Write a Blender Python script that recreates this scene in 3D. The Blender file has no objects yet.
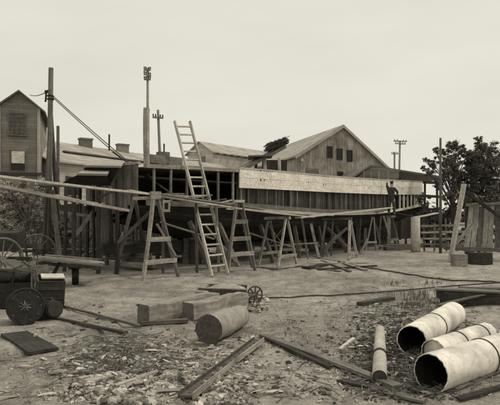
import bpy, math, random
from mathutils import Vector, Matrix, noise
random.seed(7)
V = Vector
scene = bpy.context.scene
col = scene.collection
H0, F = 1.6, 520.0            # camera height (m) and focal length in photo pixels
def P(px, py, Y):             # photo pixel at a true distance -> point
    return V(((px-250)/F*Y, Y, H0-(py-218)/F*Y))
def G(px, py, z=0.0):         # photo pixel on the ground -> point
    Y = (H0-z)*F/(py-218)
    return V(((px-250)/F*Y, Y, z))
def R(a, b): return random.uniform(a, b)

# ------------------------------------------------------------------ materials
TINT = (1.085, 1.0, 0.88)
def tint(v): return (v*TINT[0], v*TINT[1], v*TINT[2], 1)
class NT:
    def __init__(s, name):
        s.m = bpy.data.materials.new(name); s.m.use_nodes = True
        s.t = s.m.node_tree; s.t.nodes.clear()
        s.out = s.n('ShaderNodeOutputMaterial'); s.b = s.n('ShaderNodeBsdfPrincipled')
        s.t.links.new(s.b.outputs[0], s.out.inputs['Surface'])
    def n(s, k, **kw):
        x = s.t.nodes.new(k)
        for a, b in kw.items(): setattr(x, a, b)
        return x
    def l(s, a, b): s.t.links.new(a, b)
    def math(s, op, a, b=None, c=None):
        x = s.n('ShaderNodeMath', operation=op)
        for i, q in enumerate((a, b, c)):
            if q is None: continue
            if isinstance(q, (int, float)): x.inputs[i].default_value = q
            else: s.l(q, x.inputs[i])
        return x.outputs[0]
    def noise(s, vec, scale, detail=4, rough=.6, sc=(1, 1, 1)):
        mp = s.n('ShaderNodeMapping'); mp.inputs['Scale'].default_value = sc
        s.l(vec, mp.inputs[0])
        x = s.n('ShaderNodeTexNoise'); x.inputs['Scale'].default_value = scale
        x.inputs['Detail'].default_value = detail; x.inputs['Roughness'].default_value = rough
        s.l(mp.outputs[0], x.inputs['Vector']); return x.outputs[0]
    def ramp(s, f, lo, hi, a, b):
        x = s.n('ShaderNodeMapRange'); x.clamp = True
        s.l(f, x.inputs[0])
        for i, q in enumerate((lo, hi, a, b)): x.inputs[i+1].default_value = q
        return x.outputs[0]
    def finish(s, val, rough=.85, bump=None, bs=.4, bd=.01, spec=.3, metal=0):
        c = s.n('ShaderNodeCombineColor')
        for i in range(3): s.l(s.math('MULTIPLY', val, TINT[i]), c.inputs[i])
        s.l(c.outputs[0], s.b.inputs['Base Color'])
        s.b.inputs['Roughness'].default_value = rough
        s.b.inputs['Specular IOR Level'].default_value = spec
        s.b.inputs['Metallic'].default_value = metal
        if bump is not None:
            b = s.n('ShaderNodeBump'); b.inputs['Strength'].default_value = bs
            b.inputs['Distance'].default_value = bd
            s.l(bump, b.inputs['Height']); s.l(b.outputs[0], s.b.inputs['Normal'])
        return s.m
    def rnd(s):
        a = s.n('ShaderNodeAttribute', attribute_name='rnd'); return a.outputs['Fac']
def wood(name, v, con=.5, var=.45, stain=.35, boards=0, knots=False):
    t = NT(name); tc = t.n('ShaderNodeTexCoord')
    uv, ob = tc.outputs['UV'], tc.outputs['Object']
    g = t.noise(uv, 1.0, 6, .65, (1.3, 38, 1))
    st = t.noise(ob, 1.6, 5, .6)
    x = t.math('MULTIPLY', t.ramp(g, .3, .7, 1-con, 1+con*.5), t.ramp(st, .3, .7, 1-stain, 1+stain*.5))
    x = t.math('MULTIPLY', x, t.ramp(t.rnd(), 0, 1, 1-var, 1+var*.6))
    bl = t.noise(ob, 11, 6, .7); x = t.math('MULTIPLY', x, t.ramp(bl, .32, .62, .68, 1.15))
    ck = t.noise(uv, 1.0, 3, .5, (.9, 55, 1)); x = t.math('MULTIPLY', x, t.ramp(ck, .28, .36, .35, 1))
    vk = t.n('ShaderNodeTexVoronoi'); vk.inputs['Scale'].default_value = 3.1; t.l(uv, vk.inputs['Vector'])
    x = t.math('MULTIPLY', x, t.ramp(vk.outputs['Distance'], .03, .06, .4, 1))
    hgt = t.math('ADD', g, t.math('MULTIPLY', t.ramp(ck, .28, .36, 0, 1), .8))
    if boards:        # board joints of the given width across v
        sp = t.n('ShaderNodeSeparateXYZ'); t.l(uv, sp.inputs[0])
        q = t.math('DIVIDE', sp.outputs[1], boards)
        fr = t.math('FRACT', q)
        wn = t.n('ShaderNodeTexWhiteNoise', noise_dimensions='1D'); t.l(t.math('FLOOR', q), wn.inputs['W'])
        x = t.math('MULTIPLY', x, t.ramp(wn.outputs[0], 0, 1, .62, 1.3))
        gap = t.ramp(t.math('ABSOLUTE', t.math('SUBTRACT', fr, .5)), .44, .49, 1, .25)
        x = t.math('MULTIPLY', x, gap)
        hgt = t.math('ADD', t.math('MULTIPLY', g, .4), gap)
    if knots:
        vo = t.n('ShaderNodeTexVoronoi'); vo.inputs['Scale'].default_value = 2.6; t.l(uv, vo.inputs['Vector'])
        sz = t.math('MULTIPLY', t.n('ShaderNodeTexWhiteNoise').outputs[0], .0)
        k = t.ramp(vo.outputs['Distance'], .10, .14, .10, 1)
        vo2 = t.n('ShaderNodeTexVoronoi'); vo2.inputs['Scale'].default_value = 7.5; t.l(uv, vo2.inputs['Vector'])
        k2 = t.ramp(vo2.outputs['Distance'], .10, .17, .35, 1)
        x = t.math('MULTIPLY', x, t.math('MULTIPLY', k, k2))
    x = t.math('MULTIPLY', x, v)
    return t.finish(x, .9, hgt, .5, .006, .2)
def plain(name, v, rough=.8, scale=6, amp=.35, bump=.3, bd=.01, metal=0, spec=.3, var=.3):
    t = NT(name); tc = t.n('ShaderNodeTexCoord')
    n1 = t.noise(tc.outputs['Object'], scale, 6, .65)
    x = t.math('MULTIPLY', t.ramp(n1, .3, .7, v*(1-amp), v*(1+amp)), t.ramp(t.rnd(), 0, 1, 1-var, 1+var))
    return t.finish(x, rough, n1, bump, bd, spec, metal)
def walls(name, v, step, contrast=.35, patch=.3, vertical=False):
    t = NT(name); tc = t.n('ShaderNodeTexCoord'); uv = tc.outputs['UV']
    sp = t.n('ShaderNodeSeparateXYZ'); t.l(uv, sp.inputs[0])
    q = t.math('DIVIDE', sp.outputs[0 if vertical else 1], step)
    fr = t.math('FRACT', q)
    wn = t.n('ShaderNodeTexWhiteNoise', noise_dimensions='1D'); t.l(t.math('FLOOR', q), wn.inputs['W'])
    st = t.noise(uv, 1.0, 6, .7, (9, 1.2, 1) if vertical else (1.0, 6, 1))
    pt = t.noise(uv, .7, 5, .65)
    x = t.math('MULTIPLY', t.ramp(st, .3, .7, 1-contrast, 1+contrast*.6), t.ramp(pt, .35, .65, 1-patch, 1+patch*.5))
    x = t.math('MULTIPLY', x, t.ramp(wn.outputs[0], 0, 1, .85, 1.12))
    gap = t.ramp(fr, 0, .14, .45, 1)
    x = t.math('MULTIPLY', t.math('MULTIPLY', x, gap), v)
    return t.finish(x, .9, t.math('ADD', fr, t.math('MULTIPLY', st, .3)), .5, .02, .2)

M = {}
M['wood'] = wood('weathered_wood', .33)
M['wood_light'] = wood('new_sawn_wood', .52, .35, .3, .2)
M['wood_mid'] = wood('grey_wood', .19)
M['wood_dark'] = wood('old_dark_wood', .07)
M['white'] = wood('whitewashed_wood', .78, .25, .15, .2)
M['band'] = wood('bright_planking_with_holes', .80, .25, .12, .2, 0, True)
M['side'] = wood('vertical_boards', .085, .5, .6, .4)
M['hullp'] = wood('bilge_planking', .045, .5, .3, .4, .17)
M['transom'] = wood('transom_boards', .21, .5, .3, .4, .2)
M['log'] = plain('barkless_log', .38, .85, 7, .35, .6, .02)
M['shaded_end'] = plain('shaded_cut_end', .06, .9, 20, .5, .6)  # cut ends painted dark as the side turned from the sun
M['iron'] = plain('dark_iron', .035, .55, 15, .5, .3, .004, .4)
M['rust'] = plain('rusty_iron', .09, .75, 18, .5, .4, .004)
M['rope'] = plain('dark_cable', .05, .8)
M['black'] = plain('flat_black', .02, .9)  # shade of hollows and openings put in as black; also the eyes
M['stone'] = plain('broken_stone', .30, .9, 14, .35, .4, .01, var=.75)
M['chip'] = plain('wood_chips', .34, .9, 14, .3, .2, .01, var=.7)
M['twig'] = plain('twigs', .12, .9, 14, .3, .2, .01, var=.6)
M['leaf'] = plain('leaves', .12, .7, 3, .35, .0, var=.6)
M['leaf_pale'] = plain('pale_leaves', .13, .75, 3, .35, .0, var=.6)
M['ivy'] = plain('ivy_leaves', .42, .8, 3, .35, .0, var=.6)
M['bark'] = plain('bark', .07, .95, 12, .5, .8, .03)
M['glass'] = plain('window_glass', .02, .4, 2, .3, .0, spec=.3)
M['paper'] = plain('white_card', .6)
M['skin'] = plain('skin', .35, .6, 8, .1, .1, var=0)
M['cloth_dark'] = plain('dark_cloth', .045, .95, 9, .5, .9, .04, var=0)
M['cloth_mid'] = plain('work_trousers', .075, .95, 8, .5, .9, .04, var=0)
M['brick'] = plain('chimney_brick', .2, .9, 10, .4, .5)
M['pole'] = plain('pole_wood', .2, .9, 5, .3, .4)
M['polepale'] = plain('pale_post_wood', .34, .9, 6, .25, .4)
M['clap'] = walls('clapboard', .50, .16, .15, .2)
M['clap2'] = walls('grey_clapboard', .25, .16, .2, .25)
M['barn'] = walls('barn_boards', .42, .28, .5, .4, True)  # pale colour also stands in for haze over the distance
M['shingle'] = walls('roof_shingles', .42, .2, .25, .3)
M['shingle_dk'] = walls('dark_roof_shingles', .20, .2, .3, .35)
M['sheet'] = walls('roof_sheet', .42, .9, .3, .3)
# concrete-coated pipe
t = NT('pipe_shell'); tc = t.n('ShaderNodeTexCoord')
n1 = t.noise(tc.outputs['Object'], 5, 7, .65); n2 = t.noise(tc.outputs['Object'], 22, 5, .7); n3 = t.noise(tc.outputs['Object'], 1.7, 4, .5)
x = t.math('MULTIPLY', t.ramp(n1, .36, .55, .58, .80), t.ramp(n2, .33, .47, .72, 1.0))
x = t.math('MULTIPLY', x, t.ramp(n3, .38, .52, .62, 1.0))
M['pipe'] = t.finish(x, .6, n2, .35, .006, .4)
# ground
t = NT('yard_dirt'); tc = t.n('ShaderNodeTexCoord'); o = tc.outputs['Object']
a = t.noise(o, .28, 6, .6); b = t.noise(o, 2.2, 7, .7); c = t.noise(o, 14, 6, .75); d = t.noise(o, 60, 4, .8)
x = t.math('MULTIPLY', t.ramp(a, .38, .62, .66, 1.18), t.ramp(b, .34, .64, .60, 1.2))
x = t.math('MULTIPLY', x, t.ramp(c, .3, .7, .66, 1.28))
x = t.math('MULTIPLY', x, t.ramp(d, .3, .72, .72, 1.3))
vo = t.n('ShaderNodeTexVoronoi'); vo.inputs['Scale'].default_value = 9; t.l(o, vo.inputs['Vector'])
x = t.math('MULTIPLY', x, t.ramp(vo.outputs['Distance'], .0, .16, 1.35, 1.0))
hh = t.math('ADD', t.math('MULTIPLY', b, 2.5), t.math('ADD', c, t.math('MULTIPLY', d, .5)))
M['dirt'] = t.finish(t.math('MULTIPLY', x, .385), .95, hh, .9, .035, .15)
M['clod'] = plain('dark_clods', .09, .95, 14, .4, .5, .01, var=.7)
M['backdrop'] = wood('dark_backdrop_boards', .04)  # colour darkened so the added fence reads as shade under the hull
M['darkpole'] = plain('weathered_spar', .10, .9, 5, .3, .4)
M['hill'] = plain('far_hill', .1, .95, .05, .3, 0)

# ------------------------------------------------------------------ mesh collector
class MB:
    def __init__(s): s.v = []; s.f = []; s.uv = []; s.r = []
    def face(s, pts, uvs=None, r=None):
        i = len(s.v); s.v += [V(p) for p in pts]; s.f.append(tuple(range(i, i+len(pts))))
        if uvs is None:
            p0 = V(pts[0]); e = (V(pts[1])-p0); L = e.length or 1; e = e/L
            nn = e.cross(V(pts[-1])-p0); g = nn.cross(e)
            g = g.normalized() if g.length > 1e-9 else V((0, 0, 1))
            uvs = [((V(p)-p0).dot(e), (V(p)-p0).dot(g)) for p in pts]
        s.uv += uvs; s.r.append(R(0, 1) if r is None else r)
    def obox(s, c, ax, ay, az, taper=1.0, r=None, uvlong=True):
        c, ax, ay, az = V(c), V(ax), V(ay), V(az)
        r = R(0, 1) if r is None else r; off = r*37.3
        idx = len(s.v)
        for i in (-1, 1):
            k = 1 if i < 0 else taper
            for j, l in ((-1, -1), (1, -1), (1, 1), (-1, 1)):
                s.v.append(c+ax*i+ay*j*k+az*l*k)
        L, w, h = ax.length*2, ay.length*2, az.length*2
        F_ = [((0, 4, 5, 1), w, 0), ((1, 5, 6, 2), h, w), ((2, 6, 7, 3), w, w+h), ((3, 7, 4, 0), h, 2*w+h)]
        for q, ww, v0 in F_:
            s.f.append(tuple(idx+k for k in q)); s.r.append(r)
            s.uv += [(off, v0+off), (off+L, v0+off), (off+L, v0+ww+off), (off, v0+ww+off)]
        for q in ((0, 1, 2, 3), (7, 6, 5, 4)):
            s.f.append(tuple(idx+k for k in q)); s.r.append(r)
            s.uv += [(off, off), (off, off+w*.2), (off+.02, off+w*.2), (off+.02, off)]
        return s
    def bar(s, a, b, w, h=None, up=(0, 0, 1), taper=1.0, r=None):
        a, b = V(a), V(b); h = w if h is None else h; d = (b-a)
        if d.length < 1e-6: return s
        dn = d.normalized(); u = V(up)
        if abs(dn.dot(u)) > .97: u = V((0.3, 1, 0))
        sd = dn.cross(u).normalized(); u = sd.cross(dn); L = d.length
        if L < .45 or taper != 1.0: return s.obox((a+b)/2, d/2, sd*w/2, u*h/2, taper, r)
        n = max(3, min(14, int(L/.35))); r = R(0, 1) if r is None else r; off = r*37.3; idx = len(s.v)
        bo1, bo2 = R(-1, 1)*min(.03, L*.006), R(-1, 1)*min(.02, L*.004); tw = R(-.05, .05); jj = min(.006, min(w, h)*.07)
        for i in range(n+1):
            f = i/n; c = a+d*f+(sd*bo1+u*bo2)*math.sin(math.pi*f); q = tw*(f-.5); s2 = sd*math.cos(q)+u*math.sin(q); u2 = u*math.cos(q)-sd*math.sin(q)
            e = dn*(R(-1, 1)*.012 if i in (0, n) else 0)
            for j, l in ((-1, -1), (1, -1), (1, 1), (-1, 1)):
                s.v.append(c+s2*(j*w/2+R(-jj, jj))+u2*(l*h/2+R(-jj, jj))+e*j)
        vv = [0, w, w+h, 2*w+h, 2*w+2*h]
        for i in range(n):
            for j in range(4):
                j2 = (j+1) % 4; s.f.append((idx+i*4+j, idx+i*4+4+j, idx+i*4+4+j2, idx+i*4+j2)); s.r.append(r)
                u0, u1 = off+L*i/n, off+L*(i+1)/n
                s.uv += [(u0, vv[j]+off), (u1, vv[j]+off), (u1, vv[j+1]+off), (u0, vv[j+1]+off)]
        for k0, rev in ((0, False), (n*4, True)):
            q = [idx+k0+k for k in range(4)]; s.f.append(tuple(q[::-1] if rev else q)); s.r.append(r)
            s.uv += [(off, off), (off, off+w*.2), (off+.02, off+w*.2), (off+.02, off)]
        return s
    def box(s, c, sx, sy, sz, rz=0, r=None):
        m = Matrix.Rotation(rz, 3, 'Z')
        return s.obox(c, m@V((sx/2, 0, 0)), m@V((0, sy/2, 0)), V((0, 0, sz/2)), 1, r)
    def tube(s, pts, rad, n=8, cap=True, jit=0, r=None):
        pts = [V(p) for p in pts]; k = len(pts)
        if isinstance(rad, (int, float)): rad = [rad]*k
        r = R(0, 1) if r is None else r; idx = len(s.v); L = 0; Ls = []
        for i, p in enumerate(pts):
            d = (pts[min(i+1, k-1)]-pts[max(i-1, 0)]).normalized()
            u = V((0, 0, 1)) if abs(d.z) < .9 else V((1, 0, 0))
            a = d.cross(u).normalized(); b = a.cross(d)
            if i: L += (p-pts[i-1]).length
            Ls.append(L)
            for j in range(n):
                t_ = 2*math.pi*j/n; rr = rad[i]*(1+(R(-jit, jit) if jit else 0))
                s.v.append(p+a*math.cos(t_)*rr+b*math.sin(t_)*rr)
        for i in range(k-1):
            for j in range(n):
                j2 = (j+1) % n
                s.f.append((idx+i*n+j, idx+i*n+j2, idx+(i+1)*n+j2, idx+(i+1)*n+j)); s.r.append(r)
                c0, c1 = j/n*.4, (j+1)/n*.4
                s.uv += [(Ls[i], c0), (Ls[i], c1), (Ls[i+1], c1), (Ls[i+1], c0)]
        if cap:
            s.f.append(tuple(idx+j for j in range(n))[::-1]); s.r.append(r); s.uv += [(0, 0)]*n
            s.f.append(tuple(idx+(k-1)*n+j for j in range(n))); s.r.append(r); s.uv += [(0, 0)]*n
        return s
    def ring(s, c, axis, r0, rt, n=28, m=6):     # torus
        c, ax = V(c), V(axis).normalized(); u = V((0, 0, 1)) if abs(ax.z) < .9 else V((1, 0, 0))
        a = ax.cross(u).normalized(); b = a.cross(ax); idx = len(s.v); r = R(0, 1)
        for i in range(n):
            t_ = 2*math.pi*i/n; d = a*math.cos(t_)+b*math.sin(t_)
            for j in range(m):
                q = 2*math.pi*j/m; s.v.append(c+d*(r0+rt*math.cos(q))+ax*rt*math.sin(q))
        for i in range(n):
            for j in range(m):
                s.f.append((idx+i*m+j, idx+(i+1) % n*m+j, idx+(i+1) % n*m+(j+1) % m, idx+i*m+(j+1) % m)); s.r.append(r); s.uv += [(0, 0)]*4
        return s
    def strip(s, A, B, r=None, u0=0):           # sheet between two polylines
        r = R(0, 1) if r is None else r; u = u0
        for i in range(len(A)-1):
            du = (V(A[i+1])-V(A[i])).length; h = (V(B[i])-V(A[i])).length
            s.face([A[i], A[i+1], B[i+1], B[i]], [(u, 0), (u+du, 0), (u+du, h), (u, h)], r); u += du
        return s
    def rock(s, c, rad, flat=.7):
        c = V(c); idx = len(s.v); r = R(0, 1)
        rz = Matrix.Rotation(R(0, 6.28), 3, 'Z') @ Matrix.Rotation(R(-.6, .6), 3, 'X'); sc = V((R(.7, 1.4), R(.6, 1), R(.4, .8)*flat))*rad
        pts = [(1, 1, -1), (-1, 1, -1), (-1, -1, -1), (1, -1, -1), (.8, .8, 1), (-.8, .7, 1), (-.7, -.8, 1), (.8, -.7, 1)]
        for p in pts:
            q = V([a*b*R(.65, 1.0) for a, b in zip(p, sc)]); s.v.append(c+rz@q)
        for q in ((0, 1, 5, 4), (1, 2, 6, 5), (2, 3, 7, 6), (3, 0, 4, 7), (4, 5, 6, 7), (3, 2, 1, 0)):
            s.f.append(tuple(idx+k for k in q)); s.r.append(r); s.uv += [(0, 0)]*4
    def leaf(s, c, size):
        c = V(c); a = V((R(-1, 1), R(-1, 1), R(-.6, .6))).normalized(); b = a.cross(V((R(-1, 1), R(-1, 1), R(-1, 1)))).normalized()
        a = a*size; b = b*size*.6; idx = len(s.v)
        s.v += [c-a, c+b*.9, c+a, c-b]; s.f.append((idx, idx+1, idx+2, idx+3)); s.r.append(R(0, 1)); s.uv += [(0, 0)]*4
    def build(s, name, m, parent=None, smooth=False, base=None):
        me = bpy.data.meshes.new(name); o = bpy.data.objects.new(name, me); col.objects.link(o)
        if parent is not None:
            bpy_m = world_of(parent); inv = bpy_m.inverted(); vs = [inv@p for p in s.v]; o.parent = parent
        else:
            if base is None:
                xs = [p.x for p in s.v]; ys = [p.y for p in s.v]; zs = [p.z for p in s.v]
                base = V(((min(xs)+max(xs))/2, (min(ys)+max(ys))/2, min(zs)))
            vs = [p-base for p in s.v]; o.location = base
        me.from_pydata([tuple(p) for p in vs], [], s.f)
        uvl = me.uv_layers.new(name='UVMap'); uvl.data.foreach_set('uv', [q for w in s.uv for q in w])
        at = me.attributes.new('rnd', 'FLOAT', 'FACE'); at.data.foreach_set('value', s.r)
        me.materials.append(m if not isinstance(m, str) else M[m])
        if smooth:
            for p in me.polygons: p.use_smooth = len(p.vertices) < 5
        me.update(); return o
def world_of(o):
    m = Matrix.Translation(o.location) @ Matrix.Rotation(o.rotation_euler.z, 4, 'Z')
    return m if o.parent is None else world_of(o.parent) @ m
def tag(o, label=None, cat=None, group=None, kind=None):
    if label: o['label'] = label
    if cat: o['category'] = cat
    if group: o['group'] = group
    if kind: o['kind'] = kind
    return o
def thing(name, loc, label, cat, group=None, rz=0):
    o = bpy.data.objects.new(name, None); col.objects.link(o); o.location = V(loc); o.rotation_euler = (0, 0, rz)
    o.empty_display_size = .2
    return tag(o, label, cat, group)
def children(o): return [c for c in bpy.data.objects if c.parent == o]
def copy_tree(o, parent=None):
    c = o.copy(); col.objects.link(c); c.parent = parent
    for ch in children(o): copy_tree(ch, c)
    return c
def curve(tab):               # smooth interpolation of a table
    xs = [a for a, b in tab]; ys = [b for a, b in tab]
    def f(x):
        if x <= xs[0]: return ys[0]
        if x >= xs[-1]: return ys[-1]
        for i in range(len(xs)-1):
            if x <= xs[i+1]: break
        h = xs[i+1]-xs[i]; t_ = (x-xs[i])/h
        def sl(k):
            if k == 0: return (ys[1]-ys[0])/(xs[1]-xs[0])
            if k == len(xs)-1: return (ys[-1]-ys[-2])/(xs[-1]-xs[-2])
            return (ys[k+1]-ys[k-1])/(xs[k+1]-xs[k-1])
        a, b, m0, m1 = ys[i], ys[i+1], sl(i)*h, sl(i+1)*h
        return (2*t_**3-3*t_**2+1)*a+(t_**3-2*t_**2+t_)*m0+(-2*t_**3+3*t_**2)*b+(t_**3-t_**2)*m1
    return f

# ------------------------------------------------------------------ ground
def gh(x, y):
    h = .05*noise.noise(V((x*.5, y*.5, 3)))+.028*noise.noise(V((x*1.9, y*1.9, 7)))+.012*noise.noise(V((x*7, y*7, 1)))
    # rubble heap in the left foreground and the bank under the pipes
    h += .05*math.exp(-((x+.9)**2/1.2+(y-5.2)**2/.45)) 
    h += .06*math.exp(-((x-3.2)**2/1.2+(y-6.6)**2/1.0))
    for rx in (0, 1.1):
        d_ = (x+1.0+rx-.35*(y-8)+.25*math.sin(y*.6)); h -= .035*math.exp(-(d_/.11)**2) if 4.5 < y < 16 else 0
    fade = 1 if y < 40 else max(0, 1-(y-40)/40)
    return h*fade-.01
def axis(lo, hi, step, far_lo, far_hi):
    a = []; x = lo
    while x <= hi: a.append(x); x += step
    L = []; x = lo; st = step
    while x > far_lo: st *= 1.18; x -= st; L.append(x)
    U = []; x = a[-1]; st = step
    while x < far_hi: st *= 1.10; x += st; U.append(x)
    return L[::-1]+a+U
xs = axis(-6, 6.5, .055, -900, 900); ys = axis(3.4, 11, .05, -60, 1500)
me = bpy.data.meshes.new('ground'); nx = len(xs)
vs = [(x, y, gh(x, y)) for y in ys for x in xs]
fs = [(j*nx+i, j*nx+i+1, (j+1)*nx+i+1, (j+1)*nx+i) for j in range(len(ys)-1) for i in range(nx-1)]
me.from_pydata(vs, [], fs); me.materials.append(M['dirt'])
for p in me.polygons: p.use_smooth = True
go = bpy.data.objects.new('ground', me); col.objects.link(go); tag(go, 'bare trodden dirt of the boatyard', kind='structure')

# far wooded hill
b = MB(); n = 60
A = [V((-300+12*i, 330+20*math.sin(i*.3), -1)) for i in range(n)]
T = [p+V((0, 20, 6+3*noise.noise(V((i*.25, 0, 0))))) for i, p in enumerate(A)]
C = [p+V((0, 120, -6)) for p in T]
b.strip(A, T); b.strip(T, C); hl = b.build('hill', 'hill'); tag(hl, 'low far hill on the horizon', kind='structure')

# ------------------------------------------------------------------ buildings
def frame_dirs(e):
    e = V((e[0], e[1], 0)).normalized(); return e, V((e.y, -e.x, 0))
def window(par, c, u, nrm, w, h, nx=1, ny=1, fm='wood_mid', sill=True, glass='glass'):
    c, u, nrm = V(c), V(u).normalized(), V(nrm).normalized(); z = V((0, 0, 1)); fw = .07
    b = MB()
    for s in (-1, 1):
        b.obox(c+u*s*(w/2+fw/2), z*(h/2+fw), u*fw/2, nrm*.05)
        b.obox(c+z*s*(h/2+fw/2), u*w/2, z*fw/2, nrm*.047)
    for i in range(1, nx): b.obox(c+u*(-w/2+w*i/nx), z*(h/2), u*.015, nrm*.03)
    for i in range(1, ny): b.obox(c+z*(-h/2+h*i/ny), u*(w/2), z*.015, nrm*.027)
    f = b.build('window', fm, par)
    MB().obox(c, u*w/2, z*h/2, nrm*.015).build('pane', glass, f)
    if sill: MB().obox(c-z*(h/2+fw+.03)+nrm*.05, u*(w/2+.12), z*.03, nrm*.08).build('sill', fm, f)
    return f
def gable(name, label, rs, e, L, hl, hr, zr, zl, zrr, wm, rm, z0=-.1, over=.3, th=.1, group=None):
    e, n_ = frame_dirs(e); rs = V((rs[0], rs[1], 0))
    t_ = thing(name, rs, label, 'building', group)
    def W(a, o, z): return rs+e*a+n_*o+V((0, 0, z))
    b = MB()
    for a in (0, L):
        pts = [W(a, -hl, z0), W(a, hr, z0), W(a, hr, zrr), W(a, 0, zr), W(a, -hl, zl)]
        uv = [(-hl, z0), (hr, z0), (hr, zrr), (0, zr), (-hl, zl)]
        b.face(pts, uv, .5)
    for o, ze in ((-hl, zl), (hr, zrr)):
        b.face([W(0, o, z0), W(L, o, z0), W(L, o, ze), W(0, o, ze)], [(0, z0), (L, z0), (L, ze), (0, ze)], .5)
    b.build('wall', wm, t_)
    b = MB()
    for o, ze, sg in ((hl, zl, -1), (hr, zrr, 1)):
        sl = V((0, 0, zr-ze))-n_*(-sg*-o) if False else None
        top0, top1 = W(-over, 0, zr+th), W(L+over, 0, zr+th)
        drop = (zr-ze)/o; oo = o+over; zz = zr-drop*oo
        bo0, bo1 = W(-over, sg*oo, zz+th), W(L+over, sg*oo, zz+th)
        w = (top0-bo0).length; LL = L+2*over
        b.face([bo0, bo1, top1, top0], [(0, 0), (LL, 0), (LL, w), (0, w)], .5)
        dn = V((0, 0, -th*.9)); k = [p+dn for p in (bo0, bo1, top1, top0)]
        b.face(k[::-1], [(0, w), (LL, w), (LL, 0), (0, 0)], .3)
        b.face([bo0, bo1, bo1+dn, bo0+dn], None, .1); b.face([top0, bo0, bo0+dn, top0+dn], None, .1); b.face([top1, bo1, bo1+dn, top1+dn], None, .1)
    rf = b.build('roof', rm, t_)
    return t_, W, e, n_, rf

# tall narrow house at far left
ehouse = (-.325, 1)
e_, n_ = frame_dirs(ehouse)
hc = V((-12.1, 30, 0))
hw = 1.12
rs = hc-n_*hw
ho, W, e, nn, rf = gable('narrow_house', 'tall narrow clapboard house with gable and shuttered windows at the left edge', rs, ehouse, 6, hw, hw, 8.75, 7.85, 7.85, 'clap2', 'shingle_dk', over=.3)
window(ho, W(-.02, -.1, 6.95), nn, -e, .78, 1.1, 3, 5, 'wood_mid', True, M['wood_mid'])
window(ho, W(-.02, -.05, 4.85), nn, -e, .72, 1.1, 1, 2, 'wood_mid')
w_ = MB().obox(W(-.08, -.05, 5.05), nn*.34, V((0, 0, .34)), -e*.01).build('blind', 'white', ho)
MB().obox(W(-.15, 0, 4.12), nn*(hw+.15), V((0, 0, .07)), -e*.12).build('ledge', 'wood_dark', ho)
b = MB()
for s in (-1, 1): b.obox(W(-.05, s*(hw-.08), 4), V((0, 0, 3.9)), nn*.08, e*.03)
b.build('corner_board', 'clap', ho)

# long low building behind
ed = (.67, 1); e_, n_ = frame_dirs(ed)
rstart = V((-12.0, 31.4, 0))-n_*5.6
lb, W, e, nn, rf = gable('long_workshop', 'long low clapboard building with two brick chimneys behind the boat', rstart, ed, 24, 5.6, 5.6, 7.1, 5.05, 5.05, 'clap', 'shingle')
for a, w in ((0, .62), (0, .62)): pass
def on_px_ridge(px):      # distance along the ridge for a photo column
    k = (px-250)/F; return (k*rstart.y-rstart.x)/(e.x-k*e.y)
for i, px in enumerate((83, 120)):
    a = on_px_ridge(px); c = W(a, .3, 7.15)
    b = MB().box(c, .9, .6, .9, .6); ch = b.build('chimney', 'brick', rf)
    MB().box(c+V((0, 0, .5)), 1.0, .7, .12, .6).build('chimney_cap', 'brick', ch)
for px in (105, 160):
    a = on_px_ridge(px); MB().tube([W(a, .5, 6.9), W(a, .5, 8.3)], .07, 8).build('vent_pipe', 'iron', lb)
MB().bar(W(2.5, 3.4, 6.05), W(13, 3.6, 6.0), .3, .1).build('roof_walkway', 'wood_mid', lb)
for a in (1.5, 4, 6.5): window(lb, W(a, 5.62, 3.6), e, nn, .8, 1.1, 2, 3)

# middle small gabled building
s = 1.375
mb_, W, e, nn, rf = gable('pale_shed', 'pale boarded shed with long ridge behind the middle of the boat', (-3.77*s-.1, 40*s), (.85, 1), 14, 1.9, 1.9, 9.6, 8.45, 8.45, 'clap', 'shingle', over=.25)
b = MB()
for i in range(12): b.bar(W(.4+i*1.1, 1.7, 8.45), W(.4+i*1.1, 2.4, 8.2), .12, .16)
b.build('rafter_ends', 'wood_dark', mb_)
MB().obox(W(-.03, .5, 7.6), nn*.3, V((0, 0, .5)), e*.02).build('vent', 'clap2', mb_)

# big barn
e_, n_ = frame_dirs((-.327, 1))
bn, W, e, nn, rf = gable('barn', 'big boarded barn with steep gable and three small upper windows', (7.96, 45), (-.327, 1), 11.5, 4.2, 5.0, 9.5, 6.85, 5.6, 'barn', 'shingle', over=.3, th=.14)
def off_px(px):
    k = (px-250)/F; return (k*45-7.96)/(nn.x-k*nn.y)
for px, z in ((329.5, 7.25), (339.5, 7.1), (349.5, 7.0)):
    window(bn, W(-.03, off_px(px), z), nn, -e, .40, .86, 1, 1, 'wood_dark', False)
window(bn, W(-.03, off_px(340), 5.2), nn, -e, .42, .7, 1, 1, 'wood_dark', False)
MB().obox(W(-.04, off_px(348.5), 5.1), nn*.17, V((0, 0, .34)), e*.02).build('pale_hatch', 'white', bn)
MB().obox(W(-.04, off_px(302), 6.5), nn*.1, V((0, 0, .14)), e*.02).build('pale_patch', 'white', bn)  # small pale patch on the gable boards
MB().obox(W(-.05, off_px(312), 5.1), nn*.6, V((0, 0, .7)), e*.02).build('boarded_door', 'clap2', bn)
b = MB()
b.bar(W(-.34, 0, 9.48), W(-.34, -4.5, 6.62), .05, .2); b.bar(W(-.34, 0, 9.48), W(-.34, 5.3, 5.35), .05, .2)
b.build('rake_board', 'clap', bn)

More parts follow.
